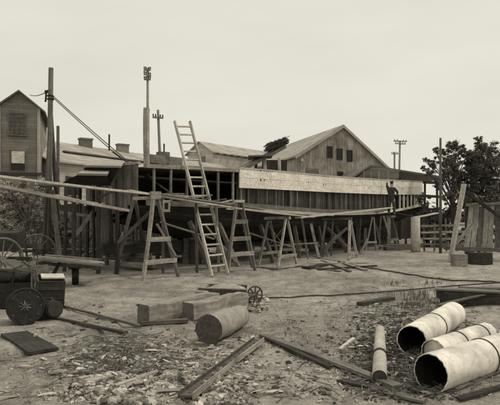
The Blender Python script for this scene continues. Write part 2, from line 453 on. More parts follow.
# open lean-to shed on the right
Y = 38
sh = thing('open_shed', P(395, 240, Y)*V((1, 1, 0)) if False else V((10, 38, 0)), 'low open shed with shallow shingled roof and dark interior behind the boat stern', 'shed')
pk = P(371, 165, Y); rl = P(352, 177, Y); rr = P(447, 177, Y+3)
b = MB(); dp = V((-.6, 7, 0))
for a_, c_ in ((pk, rl), (pk, rr)):
    b.face([a_, c_, c_+dp, a_+dp], None, .5); dn = V((0, 0, -.12))
    b.face([a_+dn, c_+dn, c_+dp+dn, a_+dp+dn], None, .3); b.face([a_, c_, c_+dn, a_+dn], None, .1)
b.build('roof', 'shingle_dk', sh)
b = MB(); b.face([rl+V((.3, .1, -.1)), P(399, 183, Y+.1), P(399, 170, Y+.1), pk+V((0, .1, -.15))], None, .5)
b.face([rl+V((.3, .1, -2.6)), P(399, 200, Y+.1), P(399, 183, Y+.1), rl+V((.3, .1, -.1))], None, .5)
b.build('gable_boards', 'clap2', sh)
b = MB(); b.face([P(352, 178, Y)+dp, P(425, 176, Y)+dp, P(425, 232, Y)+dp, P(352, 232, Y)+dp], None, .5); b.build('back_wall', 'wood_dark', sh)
for px in (400, 415.5, 425, 437):
    q = P(px, 173+(px-371)*.16, Y); MB().bar(q, V((q.x, q.y, 0)), .16).build('post', 'wood_dark', sh)
for y0, y1 in ((181, 183), (195, 197)):
    MB().bar(P(400, y0, Y), P(443, y1, Y+1), .14, .2).build('beam', 'wood_dark', sh)
for px in (364, 371, 379, 388): MB().bar(P(px, 171, Y-.1), P(px, 182, Y-.1), .1).build('stud', 'wood', sh)

# awning sheds at the left of the boat
aw = thing('board_lean_to', V((-5.3, 17.5, 0)), 'dark open lean-to with two tilted sheet roof panels left of the boat', 'shed')
for (x0, x1, yb, yf, Ya, dY) in ((77, 109, 168, 173.5, 14.4, .8), (84, 123, 160.5, 165.5, 14.75, .9)):
    a0, a1 = P(x0, yf, Ya), P(x1-2, yf+.6, Ya); c0, c1 = P(x0+9, yb, Ya+dY), P(x1+2, yb+.8, Ya+dY); dn = V((0, 0, -.05))
    b = MB(); b.face([a0, a1, c1, c0], None, .6)
    b.face([a0+dn, a1+dn, c1+dn, c0+dn], None, .5); b.face([a0, a1, a1+dn, a0+dn], None, .3); b.face([a1, c1, c1+dn, a1+dn], None, .3); b.face([a0, c0, c0+dn, a0+dn], None, .3)
    b.build('roof_panel', 'sheet', aw)
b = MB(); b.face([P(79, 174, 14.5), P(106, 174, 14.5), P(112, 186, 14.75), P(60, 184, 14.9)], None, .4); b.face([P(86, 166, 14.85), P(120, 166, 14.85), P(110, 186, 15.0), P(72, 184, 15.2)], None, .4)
b.build('shade_sheet', 'black', aw)  # black sheets standing in for the shade under the roof panels
b = MB()
for i in range(15): b.box((-9.3+i*.24, 22.5, .9+R(-.1, .1)), .22, .04, 1.8)
b.build('low_wall', 'wood_mid', aw)
for px, y0, Yp in ((66, 186, 15.6), (88, 176, 17), (93, 190, 16.2), (107, 200, 17.5), (80, 180, 18.5), (128, 200, 17.5)):
    q = P(px, y0, Yp); MB().bar((q.x+R(-.2, .2), Yp+R(-.2, .2), 0), q, R(.06, .1)).build('scaffold_post', random.choice(['wood_dark', 'wood_mid']), aw)
for (x0, y0, x1, y1, Yp) in ((60, 212, 112, 219, 16.4), (62, 232, 108, 229, 16.8), (70, 243, 96, 208, 16.2), (84, 250, 104, 214, 17), (58, 222, 90, 246, 17.2), (96, 224, 132, 221, 16.9), (100, 240, 130, 238, 16.5)):
    MB().bar(P(x0, y0, Yp), P(x1, y1, Yp+.3), R(.05, .09), R(.05, .1)).build('scaffold_bar', random.choice(['wood', 'wood_mid', 'wood_mid']), aw)
b = MB(); b.obox(V((-5.5, 18.2, 2.78)), V((1.5, 0, .03)), V((0, .85, .1)), V((0, 0, .03))); b.build('roof_deck', 'wood_dark', aw)
for px, pz in ((98.5, 2.6), (74, 2.6), (117, 2.7)):
    x = (px-250)/F*14.9; MB().bar((x, 14.9, 0), (x, 14.9, pz), .09).build('post', 'wood_dark', aw)
MB().bar(P(99, 198, 14.8), P(115, 190, 14.8), .07).build('brace', 'wood_dark', aw)

# ------------------------------------------------------------------ the boat
C0 = V((-4.1, 16.0, 0)); DD = V((.583, .813, 0)).normalized(); NN = V((DD.y, -DD.x, 0))
bw = curve([(0, 1.22), (1, 1.45), (3.6, 1.92), (6.4, 2.1), (10, 2.13), (16.4, 2.27), (20.5, 2.4), (22, 2.32), (23.2, 2.0), (24.2, 1.4), (24.8, .7), (25, .02)])
zt = curve([(0, 3.19), (3.6, 3.28), (10, 3.41), (16.4, 3.62), (21.4, 3.82), (25, 3.92)])
zb = curve([(0, 2.58), (3.6, 2.63), (10, 2.73), (16.4, 2.87), (21.4, 3.04), (25, 3.2)])
z2 = curve([(0, 1.97), (3.6, 1.92), (10, 1.78), (16.4, 1.92), (21.4, 2.34), (25, 2.75)])
def Hh(s, o, z): return C0+DD*s+NN*o+V((0, 0, z))
def stations(a, b_, k=.35):
    n = max(2, int((b_-a)/k)); L = [a+(b_-a)*i/n for i in range(n+1)]
    if b_ > 23: L = [x for x in L if x < 22]+[22, 22.4, 22.8, 23.2, 23.6, 24, 24.3, 24.6, 24.8, 24.93, 25]
    return L
boat = thing('wooden_boat', C0, 'long wooden boat hull under construction with bright upper planking and open frames', 'boat')
# bilge
for dummy in (0,):
    b = MB(); prof = [(1.0, 0), (.985, -.18), (.93, -.42), (.8, -.68), (.55, -.93), (.25, -1.12), (.06, -1.22)]
    for sd in (1, -1):
        rows = []
        for f, dz in prof: rows.append([Hh(s_, sd*f*bw(s_), max(.55, z2(s_)+dz*min(1, (s_+2.5)/6)*(1 if s_ < 20 else 1-(s_-20)*.1))) for s_ in stations(-.2, 25)])
        vacc = 0
        for i in range(len(rows)-1):
            A_, B_ = rows[i], rows[i+1]; u = 0; h = (A_[10]-B_[10]).length
            for j in range(len(A_)-1):
                du = (A_[j+1]-A_[j]).length
                b.face([A_[j], A_[j+1], B_[j+1], B_[j]], [(u, vacc), (u+du, vacc), (u+du, vacc+h), (u, vacc+h)], .5); u += du
            vacc += h
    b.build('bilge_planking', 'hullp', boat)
MB().bar(Hh(-.6, 0, .66), Hh(23.5, 0, .66), .28, .34).build('keel', 'wood_dark', boat)
# strip with thickness following the side
def band(name, mt, s0, s1, fz0, fz1, o0, th, sd=1, par=None, r=.6, k=.35):
    S = stations(s0, s1, k); b = MB()
    A_ = [Hh(s_, sd*(bw(s_)+o0), fz0(s_)) for s_ in S]; B_ = [Hh(s_, sd*(bw(s_)+o0), fz1(s_)) for s_ in S]
    A2 = [Hh(s_, sd*(bw(s_)+o0+th), fz0(s_)) for s_ in S]; B2 = [Hh(s_, sd*(bw(s_)+o0+th), fz1(s_)) for s_ in S]
    for x_, y_ in ((A_, B_), (A2, B2), (A_, A2), (B_, B2)): b.strip(x_, y_, r)
    for i in (0, -1): b.face([A_[i], B_[i], B2[i], A2[i]], None, r)
    return b.build(name, mt, par or boat)
seams = [3.6, 8.2, 12.9, 17.3, 25]
for i in range(4):
    a_, c_ = seams[i], seams[i+1]-(.012 if i < 3 else 0)
    fm = lambda s_: (zt(s_)*.55+zb(s_)*.45)+.01*math.sin(s_)
    band('upper_plank', 'band', a_, c_, fm, zt, .07, .05, 1, r=R(.4, .9))
    band('upper_plank', 'band', a_+.0, c_, zb, lambda s_: fm(s_)-.008, .07, .05, 1, r=R(.3, .8))
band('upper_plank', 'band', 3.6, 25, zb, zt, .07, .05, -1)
band('lower_plank', 'wood_mid', 3.0, 16.8, z2, lambda s_: z2(s_)+.2, .06, .05)
band('lower_plank', 'wood_mid', 0, 3.0, z2, lambda s_: z2(s_)+.16, .06, .05)
band('guard_rail', 'white', 15.8, 25, lambda s_: z2(s_)-.03, lambda s_: z2(s_)+.09, .05, .09)
band('guard_rail', 'wood_light', 3.0, 15.8, lambda s_: z2(s_)-.05, lambda s_: z2(s_)+.03, .05, .08)
band('top_rail', 'wood', 0, 3.6, lambda s_: zt(s_)-.12, zt, .0, .1)
band('top_rail', 'wood_light', 3.6, 25, lambda s_: zt(s_)+.004, lambda s_: zt(s_)+.05, -.06, .2)
# inner skin: near side middle and far side
def skin(s0, s1, off, sd, za, zc, mt, name='side_planking', vert=True):
    b = MB(); s_ = s0
    while s_ < s1-.01:
        e_ = min(s1, s_+R(.16, .24)); r = R(0, 1)
        pts = [Hh(s_, sd*(bw(s_)+off), za(s_)), Hh(e_-.008, sd*(bw(e_)+off), za(e_)), Hh(e_-.008, sd*(bw(e_)+off), zc(e_)), Hh(s_, sd*(bw(s_)+off), zc(s_))]
        h = (pts[3]-pts[0]).length; w = e_-s_
        b.face(pts, [(r*9, r*30), (r*9, r*30+w), (r*9+h, r*30+w), (r*9+h, r*30)], r)
        s_ = e_
    return b.build(name, mt, boat)
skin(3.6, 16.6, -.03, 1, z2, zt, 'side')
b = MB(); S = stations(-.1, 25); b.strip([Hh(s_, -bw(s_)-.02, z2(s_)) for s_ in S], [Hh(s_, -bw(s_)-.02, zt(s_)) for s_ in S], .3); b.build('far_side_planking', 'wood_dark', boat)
skin(16.6, 24.6, -.32, 1, z2, zt, 'black', 'opening_shade_sheet')  # black sheet painting the shade behind the open white posts
# deck and floor added to block light and keep the hull inside dark
for nm, zz, mt, off in (('deck', lambda s_: zt(s_)-.1, 'wood_mid', -.02), ('light_block_floor', lambda s_: z2(s_)+.02, 'wood_dark', 0)):
    b = MB(); S = stations(-.1, 24.9); b.strip([Hh(s_, bw(s_)+off, zz(s_)) for s_ in S], [Hh(s_, -bw(s_)-off, zz(s_)) for s_ in S]); b.build(nm, mt, boat)
# frames
def post(s_, mt, w=.06, d=.08, o=.02, z1=None, nm='frame'):
    a_ = Hh(s_, bw(s_)+o, z2(s_)+.01); c_ = Hh(s_, bw(s_)+o, (z1 or zb)(s_))
    MB().bar(a_, c_, w, d, NN).build(nm, mt, boat)
for k in range(6): post(.25+k*.62+R(-.05, .05), 'wood', .045, .07, .03, lambda s_: zt(s_)-.12)
s_ = 3.75; k = 0
while s_ < 16.2:
    post(s_, 'wood_mid' if k % 3 else 'wood', .03, .05, .03); s_ += R(.38, .6); k += 1
for s_ in (16.8, 17.1, 18.3, 18.9, 19.5, 20.1, 20.7, 21.3, 22.0, 22.6, 23.2): post(s_, 'white', .09, .08, .03)
MB().bar(Hh(21.0, bw(21)+.05, z2(21)+.05), Hh(21.7, bw(21.7)+.05, zb(21.7)), .06, .05).build('brace', 'white', boat)
# transom and rudder
b = MB()
for i in range(11):
    o0 = -1.18+i*.215; oc = o0+.105; zlow = 1.72+.5*(oc/1.2)**2
    b.obox(Hh(-.22, oc, (zlow+3.17)/2), V((0, 0, (3.17-zlow)/2)), NN*.1, DD*.03)
tr = b.build('transom', 'transom', boat)
MB().bar(Hh(-.22, -1.25, 3.2), Hh(-.22, 1.25, 3.2), .12, .08).build('transom_rail', 'wood', boat)
b = MB(); b.obox(Hh(-.5, 0, 1.3), V((0, 0, .62)), DD*.2, NN*.05, .7); b.build('rudder', 'wood_mid', boat)
MB().bar(Hh(-.27, 0, .5), Hh(-.27, 0, 1.9), .16, .16).build('stern_post', 'wood_dark', boat)
# deck odds: coaming planks lying on deck
MB().bar(P(150, 158.5, 18.3), P(182, 162, 19.6), .05, .3).build('bulwark_board', 'wood_mid', boat)

# square post standing in the boat
o = MB().bar((P(147, 160, 18.2)*V((1, 1, 0)))+V((0, 0, 3.0)), P(146.5, 108, 18.2), .165).build('square_post', 'wood'); tag(o, 'stout square timber post standing up from the deck near the boat\'s left end', 'post')
o = MB().box(P(163, 158, 19), .42, .3, .42, .5).build('deck_box', 'wood_mid'); tag(o, 'grey wooden box on the deck beside the square post', 'box')

# ------------------------------------------------------------------ poles
def pole(name, label, px, ytop, Yd, r0, r1, mt='pole', px0=None, arms=(), cat='pole', group=None):
    top = P(px, ytop, Yd); bx = (px if px0 is None else px0)
    bs = V(((bx-250)/F*Yd, Yd, -.1)); t_ = thing(name, bs, label, cat, group)
    MB().tube([bs, bs.lerp(top, .5), top], [r0, (r0+r1)/2, r1], 10).build('shaft', mt, t_, True)
    for (ya, half, ang) in arms:
        f = (P(px, ya, Yd).z-bs.z)/(top.z-bs.z); c = bs.lerp(top, f); d = V((math.cos(ang), math.sin(ang)*1, .0))
        a = MB().bar(c-d*half+V((0, -r1-.05, 0)), c+d*half+V((0, -r1-.05, 0)), .1, .12).build('crossarm', mt, t_)
        for q in (-.9, -.45, .45, .9):
            p = c+d*half*q+V((0, -r1-.05, .05)); MB().tube([p, p+V((0, 0, .1)), p+V((0, 0, .2))], [.03, .055, .035], 6).build('insulator', 'glass', a)
    return t_
pole('utility_pole', 'tall thin utility pole with short crossarms rising behind the square post', 147.7, 68, 40, .14, .09, arms=((70.5, .26, .3), (75.5, .34, .9), (80, .25, .2)))
pole('utility_pole', 'short leaning pole with one crossarm left of the long ladder', 158, 110, 38, .13, .09, px0=163.5, arms=((118, .4, .5),))
pole('utility_pole', 'far pole with wide crossarms above the open shed roof', 400, 141, 70, .16, .12, px0=398, arms=((141.5, 1.0, .3), (144, .8, .3)))
pole('utility_pole', 'far shorter pole beside the wide-armed one above the shed roof', 394.5, 152, 72, .16, .12, px0=394.5, arms=((154, .5, .2),))
pole('spar_pole', 'bare upright pole standing in front of the trees on the right', 440.5, 138, 24, .07, .05, 'darkpole')
pole('stove_pipe_post', 'short dark post right of the guyed spar', 58, 126, 21, .07, .06, 'bark', cat='post')

# guyed spar (derrick) on the left
Yd = 19
dk = thing('derrick_spar', P(49, 262, Yd)*V((1, 1, 0)), 'tall guyed derrick spar with splayed legs beside the narrow house', 'derrick')
top = P(51, 68, Yd); ft = V((P(48, 0, Yd).x, Yd, 0))
MB().tube([ft, ft.lerp(top, .55), top], [.11, .1, .085], 10).build('spar', 'darkpole', dk, True)
kn = P(50.5, 96, Yd)
MB().tube([P(50.5, 104, Yd-.1), V((P(43, 0, Yd-1).x, Yd-1, 0))], [.05, .07], 8).build('leg', 'darkpole', dk, True)
MB().tube([P(51, 108, Yd+.05), V((P(57, 0, Yd).x, Yd+.3, 0))], [.06, .09], 8).build('leg', 'wood_dark', dk, True)
MB().bar(P(52.5, 190, Yd-.4), V((P(60, 0, Yd-.4).x, Yd-.4, .05)), .18, .06, (0, 1, 0)).build('brace_board', 'wood', dk)
cl = MB(); cl.ring(kn, (0, 0, 1), .1, .03, 16); cl.ring(kn+V((0, 0, -.12)), (0, 0, 1), .1, .03, 16)
cl.bar(P(45, 92, Yd), P(52, 91, Yd), .08, .1); cl.build('collar', 'iron', dk)
MB().tube([P(46, 92, Yd), P(46, 97, Yd), P(45.5, 102, Yd)], .035, 6).build('hook', 'iron', dk)
def cable(a, c, sag, r, n=16):
    a, c = V(a), V(c); return [a.lerp(c, i/n)-V((0, 0, sag*4*(i/n)*(1-i/n))) for i in range(n+1)]
for (a, c) in ((P(52, 95, Yd), P(130, 163, 16.8)), (P(53, 97.5, Yd), P(122, 159, 17.3))):
    MB().tube(cable(a, c, .03, .02), .016, 5).build('guy_rope', 'rope', dk)
MB().tube(cable(P(48, 91, Yd), P(30, 95, 28), .1, .02), .018, 5).build('guy_rope', 'rope', dk)
MB().tube(cable(P(113, 152, 17.2), P(180, 200, 15.2), .0, .02, 2), .03, 6).build('guy_rope', 'rope', dk)

# ------------------------------------------------------------------ staging planks
def plank(a, c, w, h, mt, label, name='staging_plank', cat='plank', group='staging planks along the hull', up=(0, 0, 1)):
    o = MB(); a, c = V(a), V(c); n = 5; u = V((0, 0, 1))
    pts = [a.lerp(c, i/n)-V((0, 0, .012*math.sin(math.pi*i/n))) for i in range(n+1)]; r = R(.4, .9)
    sd = (c-a).cross(u).normalized()*w/2
    for i in range(n):
        p, q = pts[i], pts[i+1]; L0 = (a-p).length; L1 = (a-q).length; t2 = V((0, 0, h/2))
        for (k0, k1) in ((sd+t2, -sd+t2), (-sd-t2, sd-t2), (sd-t2, sd+t2), (-sd+t2, -sd-t2)):
            hh_ = (k0-k1).length; o.face([p+k0, q+k0, q+k1, p+k1], [(L0, 0), (L1, 0), (L1, hh_), (L0, hh_)], r)
    for p in (pts[0], pts[-1]): o.face([p+sd+t2, p-sd+t2, p-sd-t2, p+sd-t2], None, r)
    o = o.build(name, mt); return tag(o, label, cat, group)
plank(P(-6, 176, 9.9), P(158, 195, 13.9), .2, .045, 'wood_light', 'long pale staging plank running from the left edge onto the nearest trestle')
plank(P(128, 190.5, 13.4), P(238, 208.5, 16.1), .2, .045, 'wood_light', 'staging plank between the nearest trestle and the narrow step trestle')
plank(P(160, 194, 14.0), P(262, 209, 17.0), .2, .04, 'wood', 'greyer staging plank lying behind the pale one near the ladder')
plank(P(233, 208, 15.8), P(312, 217, 19.6), .22, .045, 'wood_light', 'pale staging plank from the narrow step trestle to the cross-braced trestle')
plank(P(298, 217.6, 18.8), P(392, 207.5, 27.0), .25, .05, 'wood_light', 'pale staging plank rising to the right toward the workman')
plank(P(-6, 185, 9.3), P(128, 210.5, 12.9), .1, .06, 'wood', 'lower slanting pole-like plank crossing below the long one at left')
plank(P(55, 195, 12), P(97, 203.5, 13.2), .08, .04, 'wood_light', 'short pale lath crossing the lower slanting plank')
plank(P(396, 213, 27.2), P(425, 218, 27.6), .25, .05, 'wood_dark', 'dark staging plank right of the workman')
plank(P(414, 217.5, 26.0), P(437, 213, 27.5), .24, .05, 'wood_light', 'short light plank resting on the pale round post')
plank(P(236, 206.5, 16.6), P(300, 214, 20.0), .2, .04, 'wood', 'greyer plank behind the pale one over the paired trestle')
plank(P(262, 211, 17.6), P(332, 215.5, 22), .2, .04, 'wood_light', 'pale plank overlapping the two staging planks in the middle of the hull')
plank(P(330, 214.5, 22.3), P(386, 210.5, 26.9), .22, .04, 'wood', 'grey plank lying behind the pale one that rises to the workman')
for (x0, y0, x1, y1, Y0, Y1, lb2) in ((302, 218, 308, 258.5, 20.4, 20.2, 'upright prop pole right of the paired trestle'), (333, 219, 331, 256, 22, 21.8, 'upright prop pole inside the X-braced trestle'), (361, 218, 359, 252.5, 24, 24, 'upright prop pole right of the X-braced trestle'), (381, 216, 379, 250, 26, 26, 'upright prop pole left of the workman'), (216, 206, 219, 271, 15.4, 15.4, 'upright prop pole right beside the long ladder'), (196, 202, 197, 272, 15.2, 15.3, 'upright prop pole left of the long ladder')):
    a = P(x0, y0, Y0); c = V((P(x1, 0, Y1).x, Y1, 0)); tag(MB().bar(c, a, .07, .06).build('prop_pole', 'wood_mid'), lb2, 'pole')
# clutter on the staging
for i in range(7):
    f = i/7; p = P(166+f*62, 193.5+f*11, 14.3+f*1.8); d = V((R(.2, .5), R(.3, .7), R(-.05, .12)))
    o = MB().bar(p, p+d, R(.04, .1), R(.03, .05)).build('wood_offcut', random.choice(['wood', 'wood_mid', 'wood_light']))
    tag(o, 'loose offcut of wood lying on the staging behind the ladder', 'offcut', 'offcuts on the staging')

# ------------------------------------------------------------------ trestles and ladders
def ladder_frame(par, top, fl, fr, tw, rungs, w=.07, d=.045, mt='wood', rh=.09, rt=.03):
    top, fl, fr = V(top), V(fl), V(fr); u = (fr-fl).normalized()
    tl, tr_ = top-u*tw/2, top+u*tw/2; fw = (tr_-tl).cross(fl-tl).normalized()
    for a, c in ((fl, tl), (fr, tr_)): MB().bar(a, c, d, w, fw).build('leg', mt, par)
    for f in rungs:
        a, c = fl.lerp(tl, f), fr.lerp(tr_, f); q = fw*(.045 if fw.y < 0 else -.045)
        MB().bar(a-u*.05+q, c+u*.05+q, rt, rh).build('rung', mt, par)
# T1 nearest
g0 = G(143, 281); g1 = G(178.5, 276.5)
t1 = thing('trestle', (g0+g1)/2, 'big nearest A-frame trestle with two splayed frames and a block on top', 'trestle', 'trestles along the hull')
tp = P(155.5, 199, 13.55)
ladder_frame(t1, tp, g0, g1, .16, (.22, .50), .1, .06, 'wood', .12)
MB().box(P(155.5, 195.5, 13.6), .26, .3, .2, .3).build('head_block', 'wood', t1)
h0 = G(116, 270.5); h1 = G(146, 262)
ladder_frame(t1, P(134.5, 200, 14.4), h0, h1, .14, (.2, .42), .09, .06, 'wood_mid', .1)
MB().bar(G(121, 272)+V((0, 0, .25)), P(146, 266, 13.4), .04, .13).build('rail', 'wood_mid', t1)
MB().bar(P(134, 198.5, 14.4), P(158, 198, 13.6), .1, .09).build('head_beam', 'wood', t1)
MB().bar(P(157, 224, 13.7), P(176, 256, 14.0), .05, .05).build('brace', 'wood', t1)
MB().bar(P(118, 243, 14.2), P(150, 212, 13.8), .05, .09).build('brace', 'wood_mid', t1)
# T2 narrow step trestle
g0 = G(228, 273); g1 = G(255, 270)
t2 = thing('trestle', (g0+g1)/2, 'narrow step trestle with three wide steps right of the long ladder', 'trestle', 'trestles along the hull')
tp = P(239, 203, 15.95)
ladder_frame(t2, tp, g0, g1, .24, (.25, .47, .72), .09, .05, 'wood', .13)
bk0 = g0+V((-.15, 1.2, 0)); bk1 = g1+V((-.1, 1.2, 0)); 
for a in (bk0, bk1): MB().bar(a, tp+V((0, .05, 0)), .05, .07).build('leg', 'wood_mid', t2)
MB().box(tp+V((0, 0, .05)), .3, .3, .08, .2).build('head_block', 'wood_light', t2)
# T3 double trestle with cross wires
t3 = thing('trestle', G(278, 266), 'paired A-frame trestle with thin crossed braces and a flat head beam', 'trestle', 'trestles along the hull')
ladder_frame(t3, P(286.5, 219, 18.2), G(277.5, 269), G(297, 266), .12, (.22,), .08, .05, 'wood', .1)
ladder_frame(t3, P(269, 221, 18.9), G(258.5, 265.5), G(279, 263), .12, (.25,), .08, .05, 'wood', .1)
MB().bar(P(265, 218.3, 18.9), P(290, 217.8, 18.2), .12, .1).build('head_beam', 'wood', t3)
for a, c in ((P(269, 226, 18.8), P(284, 246, 18.2)), (P(285, 226, 18.2), P(268, 246, 18.8)), (P(273, 240, 18.8), P(283, 232, 18.3))):
    MB().tube([a, c], .014, 5).build('brace', 'wood', t3)
# T4 cross braced
t4 = thing('trestle', G(338, 260), 'trestle with a big wooden X brace in front of the dark hull bottom', 'trestle', 'trestles along the hull')
ladder_frame(t4, P(350, 220, 21.5), G(349, 260), G(357, 258), .1, (.12, .9), .09, .07, 'wood', .12)
MB().bar(P(325.5, 221, 22), G(320.5, 256), .09, .07).build('leg', 'wood_mid', t4)
MB().bar(P(310.5, 222, 22), G(319, 258), .12, .07).build('leg', 'wood', t4)
MB().bar(P(323, 249, 22.1), P(347, 228, 21.5), .05, .11).build('brace', 'wood', t4)
MB().bar(P(327, 228, 22.3), P(347, 247, 21.7), .05, .11).build('brace', 'wood_mid', t4)
MB().bar(P(323, 219.5, 22), P(352, 218.5, 21.4), .1, .1).build('head_beam', 'wood_mid', t4)
# T5
t5 = thing('trestle', G(370, 252), 'slim A-frame trestle standing between the X-braced one and the workman', 'trestle', 'trestles along the hull')
ladder_frame(t5, P(373, 217, 25.5), G(365, 250.5), G(376, 250), .1, (.25,), .07, .06, 'wood', .1)
MB().bar(P(383.5, 216, 26), P(389, 236, 25.6), .1, .05).build('leg', 'wood_mid', t5)
# T6 under man
t6 = thing('trestle', G(391, 248), 'trestle with a thick pale post carrying the workman\'s plank', 'trestle', 'trestles along the hull')
MB().bar(G(389, 248.5), P(389, 216.3, 27), .17, .15).build('post', 'wood_light', t6)
MB().bar(G(399.5, 247.5), P(392, 217, 27.1), .09, .07).build('leg', 'wood', t6)
MB().bar(P(389, 240, 27.1), P(398, 239, 27.2), .05, .12).build('rung', 'wood', t6)
MB().box(P(391, 216.4, 27.1), .5, .3, .1, .9).build('head_block', 'wood', t6)
# sill boards under trestles
def board(a, c, w, h, mt, label, name='board', cat='board', group=None, z=.0):
    a, c = V(a), V(c); a.z = gh(a.x, a.y)+h/2+.012+z; c.z = gh(c.x, c.y)+h/2+.012+z
    return tag(MB().bar(a, c, w, h).build(name, mt), label, cat, group)
board(G(253, 267), G(280, 270.5), .16, .04, 'wood', 'flat sill board under the left feet of the paired trestle')
board(G(279, 270), G(303, 265.5), .18, .05, 'wood', 'flat sill board under the right feet of the paired trestle')
tag(MB().box(G(399, 249.5)+V((0, 0, .12)), 1.5, .5, .26, .1).build('sill_block', 'wood_mid'), 'low wide timber block at the foot of the workman\'s trestle', 'block')

# long ladder
la, lb_ = G(212, 276.5), V((P(228, 0, 14.75).x, 14.75, 0))
lt, rt_ = P(174.5, 121, 16.85), P(190, 121.5, 17.15)
for _ in (0,): pass
ld = thing('ladder', (la+lb_)/2, 'long wooden ladder leaning on the boat and rising above its deck', 'ladder')
nrm = (lb_-la).cross(lt-la).normalized()
for a, c in ((la, lt), (lb_, rt_)): MB().bar(a, c, .05, .085, nrm).build('rail', 'wood_light', ld)
for i in range(16):
    f = .055+i*.0603; a, c = la.lerp(lt, f), lb_.lerp(rt_, f); MB().bar(a, c, .045, .035, nrm).build('rung', 'wood_light', ld)

# pale round post on the right
q = G(415.5, 251.5); tag(MB().tube([q, q+V((0, 0, .6)), V((q.x, q.y, 1.63))], [.22, .215, .21], 16).build('round_post', 'polepale', None, True), 'thick pale round post standing at the boat\'s right end', 'post')
# notice card on the hull
q = P(166.5, 206, 14.9); cd = MB().obox(q, V((.1, .02, 0)), V((0, 0, .17)), V((0, .012, 0))).build('notice_card', 'paper'); tag(cd, 'small white card fixed under the staging right of the nearest trestle', 'card')
MB().obox(q+V((0, -.02, 0)), V((.05, .01, 0)), V((0, 0, .09)), V((0, .006, 0))).build('dark_panel', 'iron', cd)
tag(MB().tube([P(163, 0, 15.05)*V((1, 1, 0)), P(163, 196, 15.05)], .045, 7).build('prop_pole', 'wood_mid'), 'thin upright prop carrying the small white card', 'pole')

# keel blocks and shores
def keel_block(s_):
    c = Hh(s_, 0, 0); t_ = thing('keel_block', c, 'crib of short timbers under the keel in the dark below the boat', 'keel block', 'keel blocks under the boat')
    for k in range(3):
        d = NN if k % 2 == 0 else DD
        for o in ((-.22, .22) if k < 2 else (0,)):
            MB().bar(c+(DD if k % 2 == 0 else NN)*o-d*(.6 if k % 2 == 0 else .35)+V((0, 0, .08+k*.165)), c+(DD if k % 2 == 0 else NN)*o+d*(.6 if k % 2 == 0 else .35)+V((0, 0, .08+k*.165)), .2, .155).build('timber', 'wood_mid', t_)
for s_ in (.8, 3.6, 6.4, 9.2, 12, 14.8, 17.6, 20.4): keel_block(s_)
for i, s_ in enumerate((1.8, 3.0, 5.2, 7.6, 9.6, 11.3, 13.6, 15.7, 18, 20.2, 22)):
    a = Hh(s_+R(-.3, .3), 2.2+R(-.2, .2), 0); c = Hh(s_, bw(s_)*.85, z2(s_)-.45)
    tag(MB().bar(a, c, .13, .13).build('shore', 'wood_mid'), 'slanting timber prop holding up the side of the hull', 'prop', 'props under the hull side')
for px, w, h, m_, lb2 in ((187, .30, .98, 'wood_mid', 'stout pale-topped block post standing under the boat just left of the long ladder'), (193.5, .34, .85, 'wood_dark', 'shorter dark block post nearest the long ladder')):
    q = G(px, 263.5); t_ = thing('block_post', q, lb2, 'post')
    MB().box(q+V((0, 0, h/2)), w, w, h, .4).build('post', m_, t_)
    MB().box(q+V((0, 0, h+.04)), w+.04, w*.7, .08, .7).build('cap', 'wood', t_)

# clutter beyond / below the boat
def lumber(name, label, c, L, w, n, layers, rz, mt='wood_mid'):
    t_ = thing(name, c, label, 'lumber'); d = V((math.cos(rz), math.sin(rz), 0)); p = V((-d.y, d.x, 0)); bs = V(c)
    for k in range(layers):
        for i in range(n):
            o = bs+p*((i-(n-1)/2)*w/n+R(-.02, .02))+V((0, 0, .05+k*.09)); e0 = R(-.2, .2)
            MB().bar(o-d*(L/2+e0), o+d*(L/2-e0), w/n*.9, .07).build('plank', mt, t_)
lumber('lumber_stack', 'low stack of planks beyond the keel under the left part of the boat', G(150, 255)+V((0, .5, 0)), 4, 1.0, 4, 6, .1)
lumber('lumber_stack', 'stack of planks seen under the middle of the boat', G(245, 246), 5, 1.2, 4, 7, .2)
lumber('lumber_stack', 'stack of planks lying under the right half of the boat', G(340, 243), 6, 1.3, 4, 8, .15)
lumber('lumber_stack', 'low stack of planks in front of the lean-to posts', G(85, 258), 3, .8, 3, 4, -.1)
# board fences added behind to block horizon light under the hull
def fence(name, label, a, c, h, mt, w=.2, lean=0):
    a, c = V(a), V(c); t_ = thing(name, (a+c)/2, label, 'fence'); L = (c-a).length; d = (c-a)/L; n = int(L/w); b = MB()
    for i in range(n):
        p = a+d*(i+.5)*w; hh = h+R(-.12, .12); b.obox(p+V((0, 0, hh/2)), V((0, 0, hh/2)), d*w*.46, V((0, .02, 0)))
    b.build('boards', mt, t_)
    nrm = V((-d.y, d.x, 0)); 
    for z in (.3*h, .8*h): MB().bar(a+nrm*.06+V((0, 0, z)), c+nrm*.06+V((0, 0, z)), .06, .09).build('rail', mt, t_)
fence('backdrop_fence', 'dark board fence added far behind the left half of the boat to block horizon light', (-13, 27, 0), (3, 34, 0), 2.3, 'backdrop')
fence('backdrop_fence', 'dark board fence added far behind the right half of the boat to block horizon light', (3.3, 36, 0), (14, 41, 0), 2.4, 'wood_dark')

